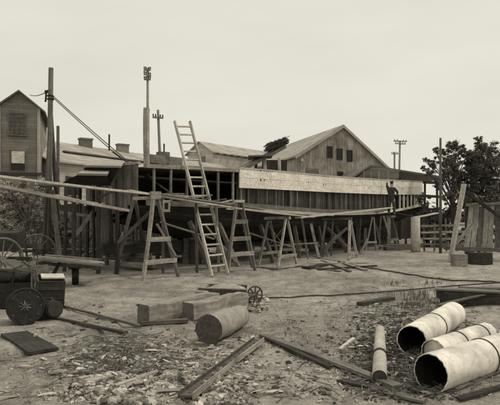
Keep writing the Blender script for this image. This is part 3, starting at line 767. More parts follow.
# loose timbers leaning and lying in the dark below the boat
for i in range(44):
    px = R(72, 400); q = G(px, R(247, 258) if px > 230 else R(250, 264)); q = V(q)
    if i % 3 == 0: e_ = q+V((R(-.6, .6), R(-.4, .6), R(.5, 1.1)))
    else: q.z = R(.08, .5); e_ = q+V((R(-1.3, 1.3), R(-.8, .8), R(-.1, .15)))
    tag(MB().bar(q, e_, R(.06, .16), R(.04, .1)).build('loose_timber', random.choice(['wood', 'wood_mid', 'wood_mid', 'wood_light'])), 'loose timber lying or leaning in the clutter under the boat', 'timber', 'loose timbers under the boat')
for (x0, y0, x1, y1, Yp, lb2) in ((160, 222, 214, 239, 15.6, 'long thin pole sloping behind the long ladder'), (206, 226, 236, 262, 16.2, 'pole slanting down behind the step trestle'), (243, 231, 292, 247, 17.5, 'thin pole sloping behind the paired trestle'), (268, 246, 318, 243, 19, 'level pole low behind the paired trestle'), (100, 226, 136, 206, 15.6, 'pole slanting up behind the back frame of the nearest trestle')):
    tag(MB().tube([P(x0, y0, Yp), P(x1, y1, Yp+.8)], .03, 7).build('pole', 'wood'), lb2, 'pole')
# brick-like wall / barrels under left part
for px, py, r, h in ((104, 256, .28, .75), (170, 262, .25, .7), (296, 256, .25, .65), (222, 262, .22, .6)):
    q = G(px, py); t_ = thing('barrel', q, {104: 'upright barrel beneath the left end of the boat', 170: 'upright barrel behind the nearest trestle', 296: 'upright barrel behind the paired trestle', 222: 'small barrel between long ladder and step trestle'}[px], 'barrel')
    MB().tube([q, q+V((0, 0, h*.25)), q+V((0, 0, h*.5)), q+V((0, 0, h*.75)), q+V((0, 0, h))], [r*.84, r*.96, r, r*.96, r*.84], 16).build('staves', 'wood_mid', t_, True)
    for f in (.12, .88): MB().ring(q+V((0, 0, h*f)), (0, 0, 1), r*.9, .012, 20, 5).build('hoop', 'rust', t_)
o = MB().tube([P(99, 206, 16.2), P(104, 208, 16), P(109, 211, 16)], [.1, .19, .12], 10).build('canvas_bundle', 'paper', None, True); tag(o, 'pale rolled canvas bundle in the dark gap left of the rudder', 'bundle')
o = MB().box(G(101, 252)+V((0, 0, .82)), .75, .5, .5, .1).build('crate', 'wood_mid'); tag(o, 'grey crate raised on blocks in the gap left of the rudder', 'crate')
o = MB().box(G(101, 252)+V((0, 0, .28)), .8, .55, .56, .1).build('crate', 'wood_dark'); tag(o, 'dark crate standing under the grey crate left of the rudder', 'crate')

for (px, py, z, w_, h_, rz, m_, lb2) in ((66, 256, 0, .7, .6, .2, 'wood_mid', 'big grey crate among the posts beside the derrick foot'), (84, 252, 0, .8, .55, -.2, 'wood_mid', 'lowest grey crate of the stack behind the cart'), (85, 252, .56, .6, .45, .3, 'wood', 'paler crate on top of the stack behind the cart'), (120, 256, 0, .6, .4, .5, 'wood_mid', 'crate in the shadow under the rudder')):
    q = G(px, py)+V((0, 0, z)); t_ = thing('crate', q, lb2, 'crate'); m = Matrix.Rotation(rz, 3, 'Z'); ux, uy, uz = m@V((1, 0, 0)), m@V((0, 1, 0)), V((0, 0, 1))
    b = MB()
    for k in range(4):
        zz = h_*(k+.5)/4
        for sg in (-1, 1): b.obox(q+uy*sg*w_/2+uz*zz, ux*w_/2, uz*h_/8*.92, uy*.012); b.obox(q+ux*sg*(w_/2-.014)+uz*zz, uy*(w_/2-.014), uz*h_/8*.92, ux*.012)
    b.build('slats', m_, t_); MB().obox(q+uz*(h_-.01), ux*w_/2*.97, uy*w_/2*.96, uz*.01).build('lid', m_, t_)
    for sg in (-1, 1): MB().obox(q+ux*sg*(w_/2-.06)-uy*(w_/2+.02)+uz*h_/2, uz*h_/2, ux*.04, uy*.01).build('batten', 'wood', t_)
for (px, yb, blobs) in ((108, 250, [(104, 236, 8), (114, 240, 7)]), (78, 250, [(72, 205, 8), (80, 215, 9), (88, 222, 8), (66, 215, 8)])):
    pass
# ------------------------------------------------------------------ chute behind the boat
Yc = 33
chu = thing('loading_chute', V((1.5, Yc, 0)), 'inclined timber loading chute on legs between the pale shed and the barn', 'chute')
MB().bar(P(238, 171, Yc-1), P(283, 147, Yc+1), .7, .22).build('trough', 'wood_mid', chu)
bb = thing('brush_bundle', P(278, 149, Yc+.5), 'bundle of brushwood lying on the upper end of the chute', 'brushwood'); b = MB()
for i in range(420):
    p = P(268, 150, Yc).lerp(P(287, 143.5, Yc+1), R(0, .9))+V((R(-.1, .1), R(-.4, .4), R(-.05, .38))); d = V((R(.2, .6), R(-.25, .25), R(0, .35))); b.tube([p-d*.5, p+d*.5], R(.01, .025), 4)
b.build('branches', 'bark', bb); b = MB()
for i in range(260):
    p = P(268, 149, Yc).lerp(P(287, 144, Yc+1), R(0, 1)); b.leaf(p+V((R(-.1, .1), R(-.4, .4), R(0, .35))), .07)
b.build('dry_leaves', 'leaf_pale', bb)
MB().bar(P(248, 158, Yc), P(272, 156.5, Yc), 1.6, .1).build('platform', 'wood_mid', chu)
for x0, x1 in ((264.5, 268.5), (279, 282.5), (256, 255)):
    q = P(x1, 176, Yc); MB().bar(P(x0, 158, Yc), V((q.x, Yc, 0)), .16).build('leg', 'wood_light' if x0 != 256 else 'wood_mid', chu)
b = MB(); b.face([P(262, 160, Yc+2), P(287, 160, Yc+2), P(287, 205, Yc+2), P(262, 205, Yc+2)]); b.build('dark_sheet', 'wood_dark', chu)  # flat dark sheet behind the chute legs

# ------------------------------------------------------------------ vegetation
def tree(label, base, h, blobs, nl, lsize, mt='leaf', name='leafy_tree', tr=.14, cat='tree', group=None):
    base = V(base); t_ = thing(name, base, label, cat, group); b = MB()
    top = base+V((0, 0, h*.75)); mid = base.lerp(top, .5)+V((R(-.15, .15), R(-.15, .15), 0))
    b.tube([base-V((0, 0, .1)), mid, top], [tr, tr*.7, tr*.25], 8)
    for c, rr in blobs:
        s_ = base.lerp(top, min(.95, max(.25, (c[2]-base.z)/(h)*.75))); e_ = V(c); m_ = s_.lerp(e_, .5)+V((R(-.2, .2), R(-.2, .2), .15))
        b.tube([s_, m_, e_], [tr*.4, tr*.25, tr*.08], 5)
        for k in range(5):
            d = V((R(-1, 1), R(-1, 1), R(-.7, 1))).normalized()*rr; b.tube([m_.lerp(e_, R(.2, 1)), e_+d*.9], [tr*.12, .008], 4)
    b.build('trunk', 'bark', t_)
    b = MB(); tot = sum(r**2 for c, r in blobs)
    for c, rr in blobs:
        n_cl = int(14+14*rr); cls = []
        for k in range(n_cl):
            d = V((R(-1, 1), R(-1, 1), R(-1, 1))); d = d.normalized()*rr*R(.3, 1.15); cls.append((V(c)+d, rr*R(.12, .4)))
        n = int(nl*rr**2/tot)
        for k in range(n):
            cc, cr = random.choice(cls); d = V((random.gauss(0, 1), random.gauss(0, 1), random.gauss(0, .7)))*cr*.55
            b.leaf(cc+d, lsize*R(.6, 1.3))
    b.build('crown', mt, t_)
    return t_
def blobs_px(L, Yd, spread=1.2): return [((P(x, y, Yd+R(-spread, spread))), r*Yd/F) for x, y, r in L]
tree('spreading leafy tree behind the bare upright pole on the right', G(452, 246), 6.5, blobs_px([(466, 158, 8), (456, 168, 8), (449, 197, 7), (463, 200, 7), (440, 183, 6), (432, 163, 6), (441, 153, 6), (452, 146, 7), (447, 164, 8), (460, 150, 6), (430, 172, 5), (455, 183, 8), (423, 168, 3), (470, 174, 8), (436, 150, 3), (425, 160, 2.5), (458, 192, 9), (470, 188, 8), (452, 158, 7), (468, 166, 8), (446, 174, 7), (460, 176, 7)], 30), 42000, .04)
tree('tall dark tree at the right edge rising above the others', G(482, 243), 7, blobs_px([(479, 140, 4), (480, 148, 7), (476, 158, 9), (486, 162, 11), (474, 172, 9), (488, 178, 11), (478, 190, 9), (492, 150, 9), (496, 168, 12), (494, 196, 12), (468, 186, 8), (472, 156, 8), (484, 205, 9), (470, 205, 8), (482, 170, 9), (490, 188, 9), (472, 164, 6)], 31), 56000, .042)
tree('low leafy tree crowding the fence at the far right', G(498, 246), 3.4, blobs_px([(492, 205, 12), (478, 212, 8), (500, 190, 9)], 28), 5000, .07)
tree('thin scrubby tree between the boat\'s right end and the bare pole', G(428, 246), 3.2, blobs_px([(424, 208, 7), (433, 214, 8), (428, 226, 9), (442, 222, 9), (421, 198, 5), (450, 214, 7)], 31), 14000, .045)
for i, (x, y, r) in enumerate(((428, 236, 8), (440, 238, 8), (452, 237, 8), (463, 236, 8), (475, 236, 8), (487, 236, 9))):
    tree(['dark bush at the foot of the boat\'s right end', 'dark bush right of the round pale post', 'dark bush below the spreading tree', 'dark bush left of the leaning post', 'dark bush behind the tilted boards', 'dark bush at the right edge behind the boards'][i],
         G(x, 246.5+R(-.5, .5)), 1.2, blobs_px([(x, y, r), (x+R(-4, 4), y-4, r*.7)], 29, .6), 4500, .042, 'leaf', 'bush', .04, 'bush', 'bushes along the right side')
# pale bushes at left below the house
tree('large pale bush heaped below the narrow house at the left edge', G(28, 262), 2.4, blobs_px([(15, 195, 11), (28, 198, 12), (38, 207, 11), (20, 212, 13), (34, 220, 11), (10, 222, 13), (2, 200, 12), (40, 192, 6), (0, 235, 12), (44, 184, 6), (8, 184, 7), (24, 184, 7), (20, 236, 12), (36, 236, 10), (46, 222, 8)], 20, .4), 80000, .032, 'ivy', 'bush', .05, 'bush')
tree('dark bush between the derrick spar and the lean-to', G(62, 256), 1.6, blobs_px([(62, 228, 10), (68, 238, 9), (56, 240, 9)], 20.5, .5), 5000, .05, 'leaf', 'bush', .05, 'bush')
# far tree line
b = MB()
for i in range(9000):
    x = R(-140, 200); z = abs(random.gauss(0, 1))*2.2*(1+.5*noise.noise(V((x*.08, 0, 0)))); b.leaf((x, 150+R(-6, 6), z+.5), .9)
tag(b.build('far_woodland', 'leaf'), 'low distant woodland along the horizon', 'woodland', kind='stuff')

# ------------------------------------------------------------------ right side structures
rk = thing('slanted_board_rack', G(470, 262), 'rack of slanted boards behind a leaning pale post at the right', 'rack')
Yr = 19.5
MB().bar(P(464, 184, Yr), G(450, 262), .16, .1).build('leaning_post', 'wood_light', rk)
for i, (x0, y0, x1, y1, m_) in enumerate(((472, 203, 466, 252, 'wood'), (477, 205, 472, 252, 'wood'), (482, 207, 478, 252, 'wood_mid'), (487, 205, 484, 252, 'wood'), (492, 203, 490, 252, 'wood'), (498, 205, 497, 252, 'wood_mid'), (505, 203, 504, 252, 'wood'))):
    MB().bar(P(x0, y0, Yr+.5), P(x1, y1, Yr), .19, .03, (0, 1, 0)).build('slanted_board', m_, rk)
MB().bar(P(463, 190, Yr+.1), P(500, 217, Yr+.2), .1, .1).build('diagonal_brace', 'wood_dark', rk)
MB().bar(P(468, 196, Yr+.6), V((P(468, 0, Yr+.6).x, Yr+.6, 0)), .22, .22).build('dark_post', 'wood_dark', rk)
MB().bar(P(466, 205, Yr+.3), P(508, 203, Yr+.5), .08, .1).build('top_rail', 'wood_mid', rk)
MB().bar(P(446, 248, 19.2), P(508, 250, 19.6), .35, .14).build('bench_board', 'wood_mid', rk)
MB().bar(P(453, 247, 19.2), P(472, 224, 19.4), .08, .1).build('strut', 'wood', rk)
tag(MB().box(G(459, 266)+V((0, 0, .2)), .42, .35, .4, .1).build('crate', 'wood'), 'pale crate under the bench board at the right', 'crate')
tag(MB().box(G(480, 264)+V((0, 0, .2)), .7, .4, .4, .0).build('crate', 'wood_dark'), 'dark crate at the right edge under the bench board', 'crate')
# railing fence of rails between boat end and rack
rf_ = thing('rail_fence', G(440, 250), 'low weathered rail fence right of the pale round post', 'fence')
for y in (226, 232.5, 238.5, 244): MB().bar(P(421, y, 25), P(468, y+R(-1, 1), 24.6), .05, .09).build('rail', 'wood', rf_)
for x in (424, 434, 446, 457): MB().bar(V((P(x, 0, 25.1).x, 25.05, 0)), P(x+R(-1, 1), 221+R(-3, 3), 25.1), .08).build('post', 'wood_mid', rf_)
# low dark chest with board on it
q = G(472, 306); ch = thing('low_chest', q, 'low dark open chest with a light board across its top at the right edge', 'chest')
b = MB(); cx, cy = q.x+.35, q.y+.4
for (dx, dy, sx, sy) in ((0, -.3, 1.5, .03), (0, .3, 1.5, .03), (-.74, 0, .03, .57), (.74, 0, .03, .57)): b.box((cx+dx, cy+dy, .11), sx, sy, .22, R(-.02, .02))
b.build('sides', 'wood_dark', ch)
MB().box((cx, cy, .03), 1.44, .55, .03).build('bottom', 'black', ch)  # black floor paints the shade of the recess
MB().bar((cx-.85, cy+.1, .25), (cx+.2, cy-.32, .25), .3, .03).build('lid_board', 'wood', ch)
MB().bar((cx-.3, cy+.3, .245), (cx+.9, cy+.1, .24), .22, .025).build('lid_board', 'wood_mid', ch)
for (a, c, w_, m_, lb2) in (((cx-1.0, cy-.5, .03), (cx-.1, cy-.32, .2), .12, 'wood_mid', 'grey board leaning on the front of the low chest'), ((cx+.1, cy-.6, .03), (cx+.8, cy-.32, .17), .09, 'wood_dark', 'dark lath leaning on the front of the low chest'), ((cx-.9, cy-.1, .03), (cx-.7, cy+.5, .06), .15, 'wood', 'short board lying at the left end of the low chest')):
    tag(MB().bar(a, c, w_, .025).build('board', m_), lb2, 'board')

# ------------------------------------------------------------------ left foreground
def wheel(par, c, axis, r, spokes=12, mt='wood', rim=.028, hub=.07):
    c, ax = V(c), V(axis).normalized(); u = V((0, 0, 1)); a = ax.cross(u).normalized(); b_ = a.cross(ax)
    w = MB().ring(c, ax, r-rim, rim, 36, 6).build('wheel', mt, par, True)
    b = MB()
    for k in range(spokes):
        t_ = 2*math.pi*k/spokes+.1; d = a*math.cos(t_)+b_*math.sin(t_); b.tube([c+d*hub*.6, c+d*(r-rim)], [.018, .013], 5)
    b.build('spokes', mt, w); MB().tube([c-ax*.09, c+ax*.09], hub, 12).build('hub', mt, w); return w
wg = thing('wagon', V((-6.4, 14.6, 0)), 'old wagon with two spoked wheels and a dark box at the left edge', 'wagon')
wheel(wg, V((P(2, 0, 13).x, 13.0, .56)), (.75, -.65, 0), .56, 12, 'wood_mid')
wheel(wg, V((P(38, 0, 16.3).x, 16.3, .55)), (.45, -.9, 0), .55, 12, 'wood_mid')
MB().box((-7.2, 15.2, .95), .9, 2.8, .5, .35).build('wagon_box', 'wood_dark', wg)
MB().bar((-7.0, 13.4, .56), (-5.6, 13.3, .56), .09).build('axle', 'wood_dark', wg)
MB().bar((-7.6, 16.6, .55), (-6.4, 16.4, .55), .09).build('axle', 'wood_dark', wg)

# hand cart with plank bed
hc_ = thing('hand_cart', G(76, 283), 'flat hand cart with pale plank bed and one dark wheel seen edge-on', 'cart')
for i, (a, c) in enumerate(((P(34, 259, 11.6), P(101, 265, 12.4)), (P(40, 257, 12.0), P(103, 262.5, 12.8)), (P(46, 255.5, 12.4), P(104, 260, 13.2)))):
    MB().bar(a, c, .3, .04).build('bed_plank', 'wood', hc_)
MB().bar(P(38, 263, 11.9), P(99, 267.5, 12.6), .06, .08).build('frame', 'wood_dark', hc_)
cw = V((P(75.5, 0, 12.6).x, 12.6, .22)); w = MB().tube([cw-V((.07, .02, 0)), cw+V((.07, .02, 0))], .23, 24).build('wheel', 'iron', hc_)
MB().box(cw+V((0, 0, .2)), .24, .3, .1, 0).build('axle_block', 'wood_dark', hc_)
MB().bar(P(60, 262, 12), P(50, 281, 12), .05, .07).build('leg', 'wood_dark', hc_)
MB().bar(P(94, 264, 12.8), P(108, 259, 13.2), .07, .1).build('handle', 'wood_dark', hc_)

# crates at left
def crate(label, c, sx, sy, sz, rz, mt, lid=None, tilt=0, boards=3):
    c = V(c); t_ = thing('crate', c, label, 'crate', None); m = Matrix.Rotation(rz, 3, 'Z')
    ux, uy = m@V((1, 0, 0)), m@V((0, 1, 0)); z = V((0, 0, 1)); 
    for s_ in (-1, 1):
        b = MB()
        for k in range(boards): b.obox(c+uy*s_*(sy/2)+z*(sz*(k+.5)/boards), ux*sx/2, z*sz/boards*.46, uy*.012)
        b.build('side', mt, t_)
        b = MB()
        for k in range(boards): b.obox(c+ux*s_*(sx/2-.014)+z*(sz*(k+.5)/boards), uy*(sy/2-.014), z*sz/boards*.46, ux*.012)
        b.build('end', mt, t_)
    MB().obox(c+z*.02, ux*(sx/2-.03), uy*(sy/2-.03), z*.012).build('bottom', 'black', t_)
    if lid: MB().obox(c+z*(sz+.02)+ux*lid*.1, ux*sx*.42, uy*sy*.3, z*.012).build('lid_board', 'wood_light', t_)
    return t_
ck1 = crate('grey crate with a pale board on its top beside the cart', G(49, 307), .46, .46, .52, .35, 'wood_dark', .3)
ck2 = crate('dark low crate behind the pale-topped crate', G(35, 296), .62, .5, .56, .25, 'wood_mid', None)
ck1.rotation_euler = (.14, .10, .1); ck2.rotation_euler = (-.1, -.16, .2); ck1.location.z += .03; ck2.location.z += .04
# iron drum with star hub
dm = thing('iron_drum', G(20, 326), 'dark iron drum with a pale star-shaped hub in the left foreground', 'drum')
c = G(21, 326)+V((0, .15, .27)); ax = V((.42, -.9, .12)).normalized()
MB().tube([c-ax*-.06, c-ax*.45], .27, 28).build('shell', 'iron', dm, True)
MB().ring(c+ax*.06, ax, .262, .012, 30, 6).build('rim', 'iron', dm)
u = ax.cross(V((0, 0, 1))).normalized(); v_ = u.cross(ax); b = MB(); cc = c+ax*.08
for k in range(9):
    t_ = 2*math.pi*k/9; d = u*math.cos(t_)+v_*math.sin(t_); b.bar(cc+d*.01, cc+d*R(.07, .1), .014, .012, ax, .5)
b.build('star_hub', 'wood', dm)
MB().tube([c+ax*.06, c+ax*.10], .028, 14).build('hub', 'rust', dm)
for k in range(10):
    t_ = 2*math.pi*k/10; d = u*math.cos(t_)+v_*math.sin(t_); MB().tube([c+ax*.06+d*.215, c+ax*.078+d*.215], .013, 6).build('bolt', 'rust', dm)
for px, py, ra, lb2, tl in ((52, 318, .14, 'small dark keg lying on its side right of the star drum', (1.4, .2, .6)),):
    q = G(px, py)+V((0, 0, ra)); t_ = thing('keg', q, lb2, 'barrel'); h = ra*2.6
    MB().tube([q+V((0, 0, h*k/6-h/2)) for k in range(7)], [ra*(.8+.2*math.sin(math.pi*k/6)) for k in range(7)], 18).build('staves', 'wood_dark', t_, True)
    for f in (-.38, -.15, .15, .38): MB().ring(q+V((0, 0, h*f)), (0, 0, 1), ra*(.985-.45*f*f), .007, 22, 5).build('hoop', 'rust', t_)
    t_.rotation_euler = tl
mc = thing('iron_machine', G(12, 306), 'dark jumble of iron machinery with a gear behind the star drum', 'machine')
q = G(12, 306); MB().box(q+V((0, 0, .22)), .6, .42, .44, .3).build('bed', 'iron', mc); MB().tube([q+V((-.2, -.1, .55)), q+V((.3, .1, .55))], .14, 18).build('cylinder', 'iron', mc, True)
g_ = MB(); gc = q+V((.36, .1, .5)); g_.ring(gc, (1, .3, 0), .17, .02, 28, 6); ga = V((1, .3, 0)).normalized(); gu = ga.cross(V((0, 0, 1))).normalized(); gv = gu.cross(ga)
for k in range(20):
    t_ = 2*math.pi*k/20; d = gu*math.cos(t_)+gv*math.sin(t_); g_.bar(gc+d*.185, gc+d*.215, .02, .04)
for k in range(5):
    t_ = 2*math.pi*k/5; d = gu*math.cos(t_)+gv*math.sin(t_); g_.bar(gc, gc+d*.17, .02, .03)
g_.build('gear', 'rust', mc); MB().tube([q+V((.1, -.2, .4)), q+V((.15, -.25, .7)), q+V((.3, -.2, .78))], .02, 8).build('pipe', 'rust', mc, True)
MB().bar(q+V((-.3, -.2, .7)), q+V((.45, -.1, .62)), .03, .03).build('lever', 'wood_mid', mc)
crate('low dark machine box right of the star drum', G(40, 318), .4, .3, .3, .5, 'wood_dark')
for (a, c, w, h, m_, lb2) in (
    (G(42, 301), G(57, 318), .09, .05, 'wood', 'short pale board leaning beside the star drum'),
    (G(38, 315), G(126, 334), .05, .045, 'wood_dark', 'long dark pole lying on the ground in front of the crates'),
    (G(62, 307), G(140, 327), .04, .03, 'wood_mid', 'thin grey lath lying on the dirt beyond the dark pole'),
    (G(14, 334), G(44, 353), .34, .035, 'wood_dark', 'wide dark board lying at the bottom left'),
    (G(85, 387), G(140, 374), .1, .02, 'wood_light', 'pale curved slat lying beside the rubble'),
    (G(115, 392), G(158, 378), .06, .02, 'wood', 'thin slat beside the pale curved slat'),
    (G(303, 266.5), G(340, 271.5), .14, .04, 'wood_mid', 'nearest of the boards scattered in front of the X-braced trestle'),
    (G(310, 264), G(368, 263), .12, .035, 'wood', 'thin board farthest back in the scattered heap before the X-braced trestle'),
    (G(318, 270), G(376, 266.5), .12, .04, 'wood_dark', 'dark board slanting right in the scattered heap of boards'),
    (G(340, 262), G(366, 271), .12, .035, 'wood', 'board crossing the others in the scattered heap'),
    (G(322, 260.5), G(350, 272), .1, .035, 'wood_mid', 'grey board crossing under the scattered heap'),
    (G(306, 269), G(325, 265), .3, .06, 'wood_dark', 'short wide dark board at the left of the scattered heap'),
    (G(340, 349), G(354, 338), .045, .03, 'wood_light', 'small pale stick beside the short strapped log'),
    (G(340, 381), G(398, 397), .10, .02, 'wood_dark', 'dark plank lying beyond the end of the long plank'),
    (G(360, 306), G(392, 298), .14, .06, 'wood_dark', 'dark half-buried board left of the weeds'),
    (G(384, 396), G(425, 404), .10, .02, 'wood_mid', 'grey board at the bottom edge by the pipes'),
    (G(452, 392), G(500, 374), .09, .02, 'wood_mid', 'rough board at the bottom right in front of the pipes'),
    (G(458, 402), G(505, 390), .07, .02, 'wood_dark', 'second rough board at the bottom right corner'),
    ):
    board(a, c, w, h, m_, lb2)
for x, y, lb2 in ((41.5, 319, 'small white bottle lying by the dark pole'), (34.5, 339, 'small white bottle lying by the wide dark board')):
    q = G(x, y)+V((0, 0, .03)); t_ = thing('bottle', q, lb2, 'bottle'); d = V((.03, .0, .055)).normalized()
    MB().tube([q, q+d*.06], .02, 10).build('body', 'paper', t_, True); MB().tube([q+d*.06, q+d*.075, q+d*.1], [.019, .009, .009], 8).build('neck', 'paper', t_, True)

# ------------------------------------------------------------------ foreground timbers, log, barrow
def timber(label, a, c, w, h, mt='wood', z=0, bend=0):
    a, c = V(a), V(c); t_ = thing('squared_timber', (a+c)/2*V((1, 1, 0)), label, 'timber', 'squared timbers in the foreground'); n = 10
    d = (c-a).normalized(); sd = d.cross(V((0, 0, 1))).normalized(); b = MB(); rows = []
    for i in range(n+1):
        p = a.lerp(c, i/n)+sd*bend*math.sin(math.pi*i/n); k = 1+.05*noise.noise(V((i*.7, a.x, 2))); q = []
        for (j, l) in ((-1, 0), (-.93, .06), (1, 1) if False else (-.93, .94), (-.85, 1), (.85, 1), (.95, .93), (1, .05), (.9, 0)):
            if l > .9 and .2 < i/n < .5: l -= .05
            q.append(p+sd*j*w/2*k*(1+.07*R(-1, 1))+V((0, 0, l*h*k*(1+.02*math.sin(i*1.7))+z+.01*R(-1, 1))))
        rows.append(q)
    for i in range(n):
        for j in range(8):
            j2 = (j+1) % 8; L0, L1 = i/n*(c-a).length, (i+1)/n*(c-a).length
            b.face([rows[i][j], rows[i+1][j], rows[i+1][j2], rows[i][j2]], [(L0, j*.1), (L1, j*.1), (L1, j*.1+.1), (L0, j*.1+.1)], .6)
    b.build('beam', mt, t_)
    for k_, sg in ((0, -1), (-1, 1)):
        b = MB(); b.face([p+d*.003*sg for p in rows[k_]], None, .5); b.build('cut_end', 'wood_mid' if k_ == 0 else 'wood', t_)  # near end in darker wood, painting its shaded side
    return t_
timber('thick squared timber at left, partly hidden behind the second one', G(141, 326)+V((0, .16, 0)), G(214, 309)+V((0, .1, 0)), .27, .29)
timber('second squared timber lying in front with its end beside the log', G(187, 321)+V((0, .1, 0)), G(243, 308)+V((0, .1, 0)), .26, .27, 'wood', 0, .03)
tag(MB().box(G(163, 325.5)+V((0, .15, .03)), .7, .12, .05, .3).build('skid', 'wood_mid'), 'thin skid under the thick squared timber', 'skid')
# log
lg = thing('log', G(207, 344), 'short thick barkless log with dark end lying before the timbers', 'log')
a = G(208, 345.5)+V((0, .1, 0)); c = G(239, 328)+V((0, .2, 0)); d = (c-a).normalized()
r0 = .185
pts = [a.lerp(c, i/10)+V((0, 0, r0-.005*i)) for i in range(11)]
n0 = len(pts)
b = MB(); b.tube(pts, [r0*(1-.012*i+.05*noise.noise(V((i*.3, 0, 9)))) for i in range(11)], 26, False, .02); b.build('trunk', 'log', lg, True)
MB().tube([pts[0]-d*.002, pts[0]+d*.02], r0*.99, 22).build('cut_end', 'shaded_end', lg)
MB().tube([pts[-1]-d*.02, pts[-1]+d*.002], r0*.86, 22).build('cut_end', 'wood', lg)
# wheelbarrow
wb = thing('wheelbarrow', G(230, 302), 'wheelbarrow with shallow tray heaped with pale sand behind the timbers', 'wheelbarrow')
Yw = 9.7
cx = P(228, 0, Yw).x; zt_ = .31
top_ = [V((cx-.39, Yw-.3, zt_+.02)), V((cx+.37, Yw-.3, zt_)), V((cx+.37, Yw+.3, zt_)), V((cx-.39, Yw+.3, zt_+.02))]
bot = [V((cx-.2, Yw-.18, .08)), V((cx+.22, Yw-.18, .08)), V((cx+.22, Yw+.18, .08)), V((cx-.2, Yw+.18, .08))]
b = MB()
for i in range(4): b.face([top_[i], top_[(i+1) % 4], bot[(i+1) % 4], bot[i]]); b.face([(p*.985+V((cx, Yw, zt_))*.015) for p in (top_[i], top_[(i+1) % 4], bot[(i+1) % 4], bot[i])])
b.face(bot); b.build('tray', 'rust', wb)
b = MB()
for i in range(4): b.bar(top_[i], top_[(i+1) % 4], .02, .02)
b.build('tray_rim', 'wood', wb)
b = MB(); n = 18; ring_ = []
for k in range(5):
    f = k/4; ring_.append([V((cx-.02+math.cos(2*math.pi*i/n)*.35*(1-f*.95), Yw+math.sin(2*math.pi*i/n)*.27*(1-f*.95), zt_-.012+.08*math.sin(f*1.57)+.012*R(-1, 1))) for i in range(n)])
for k in range(4):
    for i in range(n): b.face([ring_[k][i], ring_[k][(i+1) % n], ring_[k+1][(i+1) % n], ring_[k+1][i]], None, .5)
sand = b.build('sand_load', 'stone', wb, True)
for s_ in (-1, 1):
    MB().bar((cx+.55, Yw+s_*.06, .17), (cx-.58, Yw+s_*.3, .24), .035, .045).build('handle', 'wood_mid', wb)
    MB().bar((cx-.1, Yw+s_*.2, .14), (cx-.25, Yw+s_*.24, 0), .03, .035).build('leg', 'iron', wb)
wheel(wb, (cx+.5, Yw, .17), (0.5, -1, 0), .17, 8, 'rust', .016, .03)
# rubble beside the barrow
b = MB()
for i in range(150):
    q = G(R(242, 268), R(297, 312)); q.z = gh(q.x, q.y)+R(0, .06); b.rock(q, R(.015, .06))
tag(b.build('stone_heap', 'stone'), 'little heap of broken stone around the barrow wheel', 'rubble', kind='stuff')

# iron channel rail
rl_ = thing('iron_channel', G(225, 370), 'rusty iron channel rail lying diagonally in the foreground', 'rail')
a = G(186, 404); c = G(259, 344); a.z = .065; c.z = .05; d = (c-a).normalized(); sd = d.cross(V((0, 0, 1))).normalized()
MB().bar(a, c, .12, .02).build('web', 'rust', rl_)
for s_ in (-1, 1): MB().bar(a+sd*s_*.066+V((0, 0, .01)), c+sd*s_*.066+V((0, 0, .01)), .012, .06).build('flange', 'rust' if s_ < 0 else 'wood', rl_)
for k in range(16): p = a.lerp(c, (k+.5)/16); MB().tube([p+V((0, 0, .01)), p+V((0, 0, .016))], .009, 8).build('rivet', 'rust', rl_)
# long plank
a = G(262, 334); c = G(398, 392)
board(a, c, .11, .035, 'wood', 'long split plank running diagonally toward the strapped log', 'long_plank', 'plank')
board(G(266, 337.5), G(330, 369), .06, .03, 'wood_dark', 'dark splinter lath lying against the near side of the long plank')
# short strapped log
sl = thing('strapped_log', G(380, 385), 'short slim log with dark iron strap left of the pipes', 'log')
a = G(381, 387)+V((0, .05, .075)); c = G(380, 335)+V((0, 0, .075))
MB().tube([a, a.lerp(c, .5), c], [.072, .07, .06], 16).build('trunk', 'polepale', sl, True)
MB().tube([a-(c-a).normalized()*.002, a+(c-a).normalized()*.01], .071, 16).build('cut_end', 'shaded_end', sl)
d = (c-a).normalized(); MB().tube([a.lerp(c, .36), a.lerp(c, .40)], .077, 16).build('strap', 'iron', sl)

# pipes
def pipe(label, a, c, r, th=.011, bands=(.5,), closed=False):
    a, c = V(a), V(c); t_ = thing('pipe', (a+c)/2*V((1, 1, 0)), label, 'pipe', 'concrete pipes at the lower right'); d = (c-a).normalized()
    u = d.cross(V((0, 0, 1))).normalized(); v_ = u.cross(d); n = 72; b = MB(); m = 14; L = (c-a).length
    def rng(p, rr, chip=0): return [p+(u*math.cos(2*math.pi*i/n)+v_*math.sin(2*math.pi*i/n))*rr*(1+chip*noise.noise(V((i*.2, p.x, rr*10)))) + d*(chip*1.2*noise.noise(V((i*.33, rr, p.y)))) for i in range(n)]
    rows = [rng(a.lerp(c, i/m), r*(1+.006*math.sin(i*2)), .014 if i in (0, m) else .006) for i in range(m+1)]
    inn = [rng(a.lerp(c, i/m), r-th, .014 if i in (0, m) else 0) for i in range(m+1)]
    for i in range(m):
        for j in range(n):
            j2 = (j+1) % n; b.face([rows[i][j], rows[i+1][j], rows[i+1][j2], rows[i][j2]], None, .5)
    for e_ in (0, m):
        for j in range(n): j2 = (j+1) % n; b.face([rows[e_][j], rows[e_][j2], inn[e_][j2], inn[e_][j]], None, .5)
    b.build('shell', 'pipe', t_, True)
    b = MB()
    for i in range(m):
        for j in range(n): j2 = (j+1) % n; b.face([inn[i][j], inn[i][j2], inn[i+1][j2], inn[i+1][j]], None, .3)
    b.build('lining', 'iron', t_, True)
    for f in bands: MB().ring(a.lerp(c, f), d, r+.002, .009, 40, 6).build('band', 'rust', t_)
    q = a.lerp(c, .97); MB().tube([q, q+d*.01], r-th-.002, 30).build('dark_disc', 'black', t_)  # black disc standing in for the shade deep inside the pipe
    if closed: q = a+d*.03; MB().tube([q, q+d*.02], r-th-.001, 30).build('end_cover', 'pipe', t_)
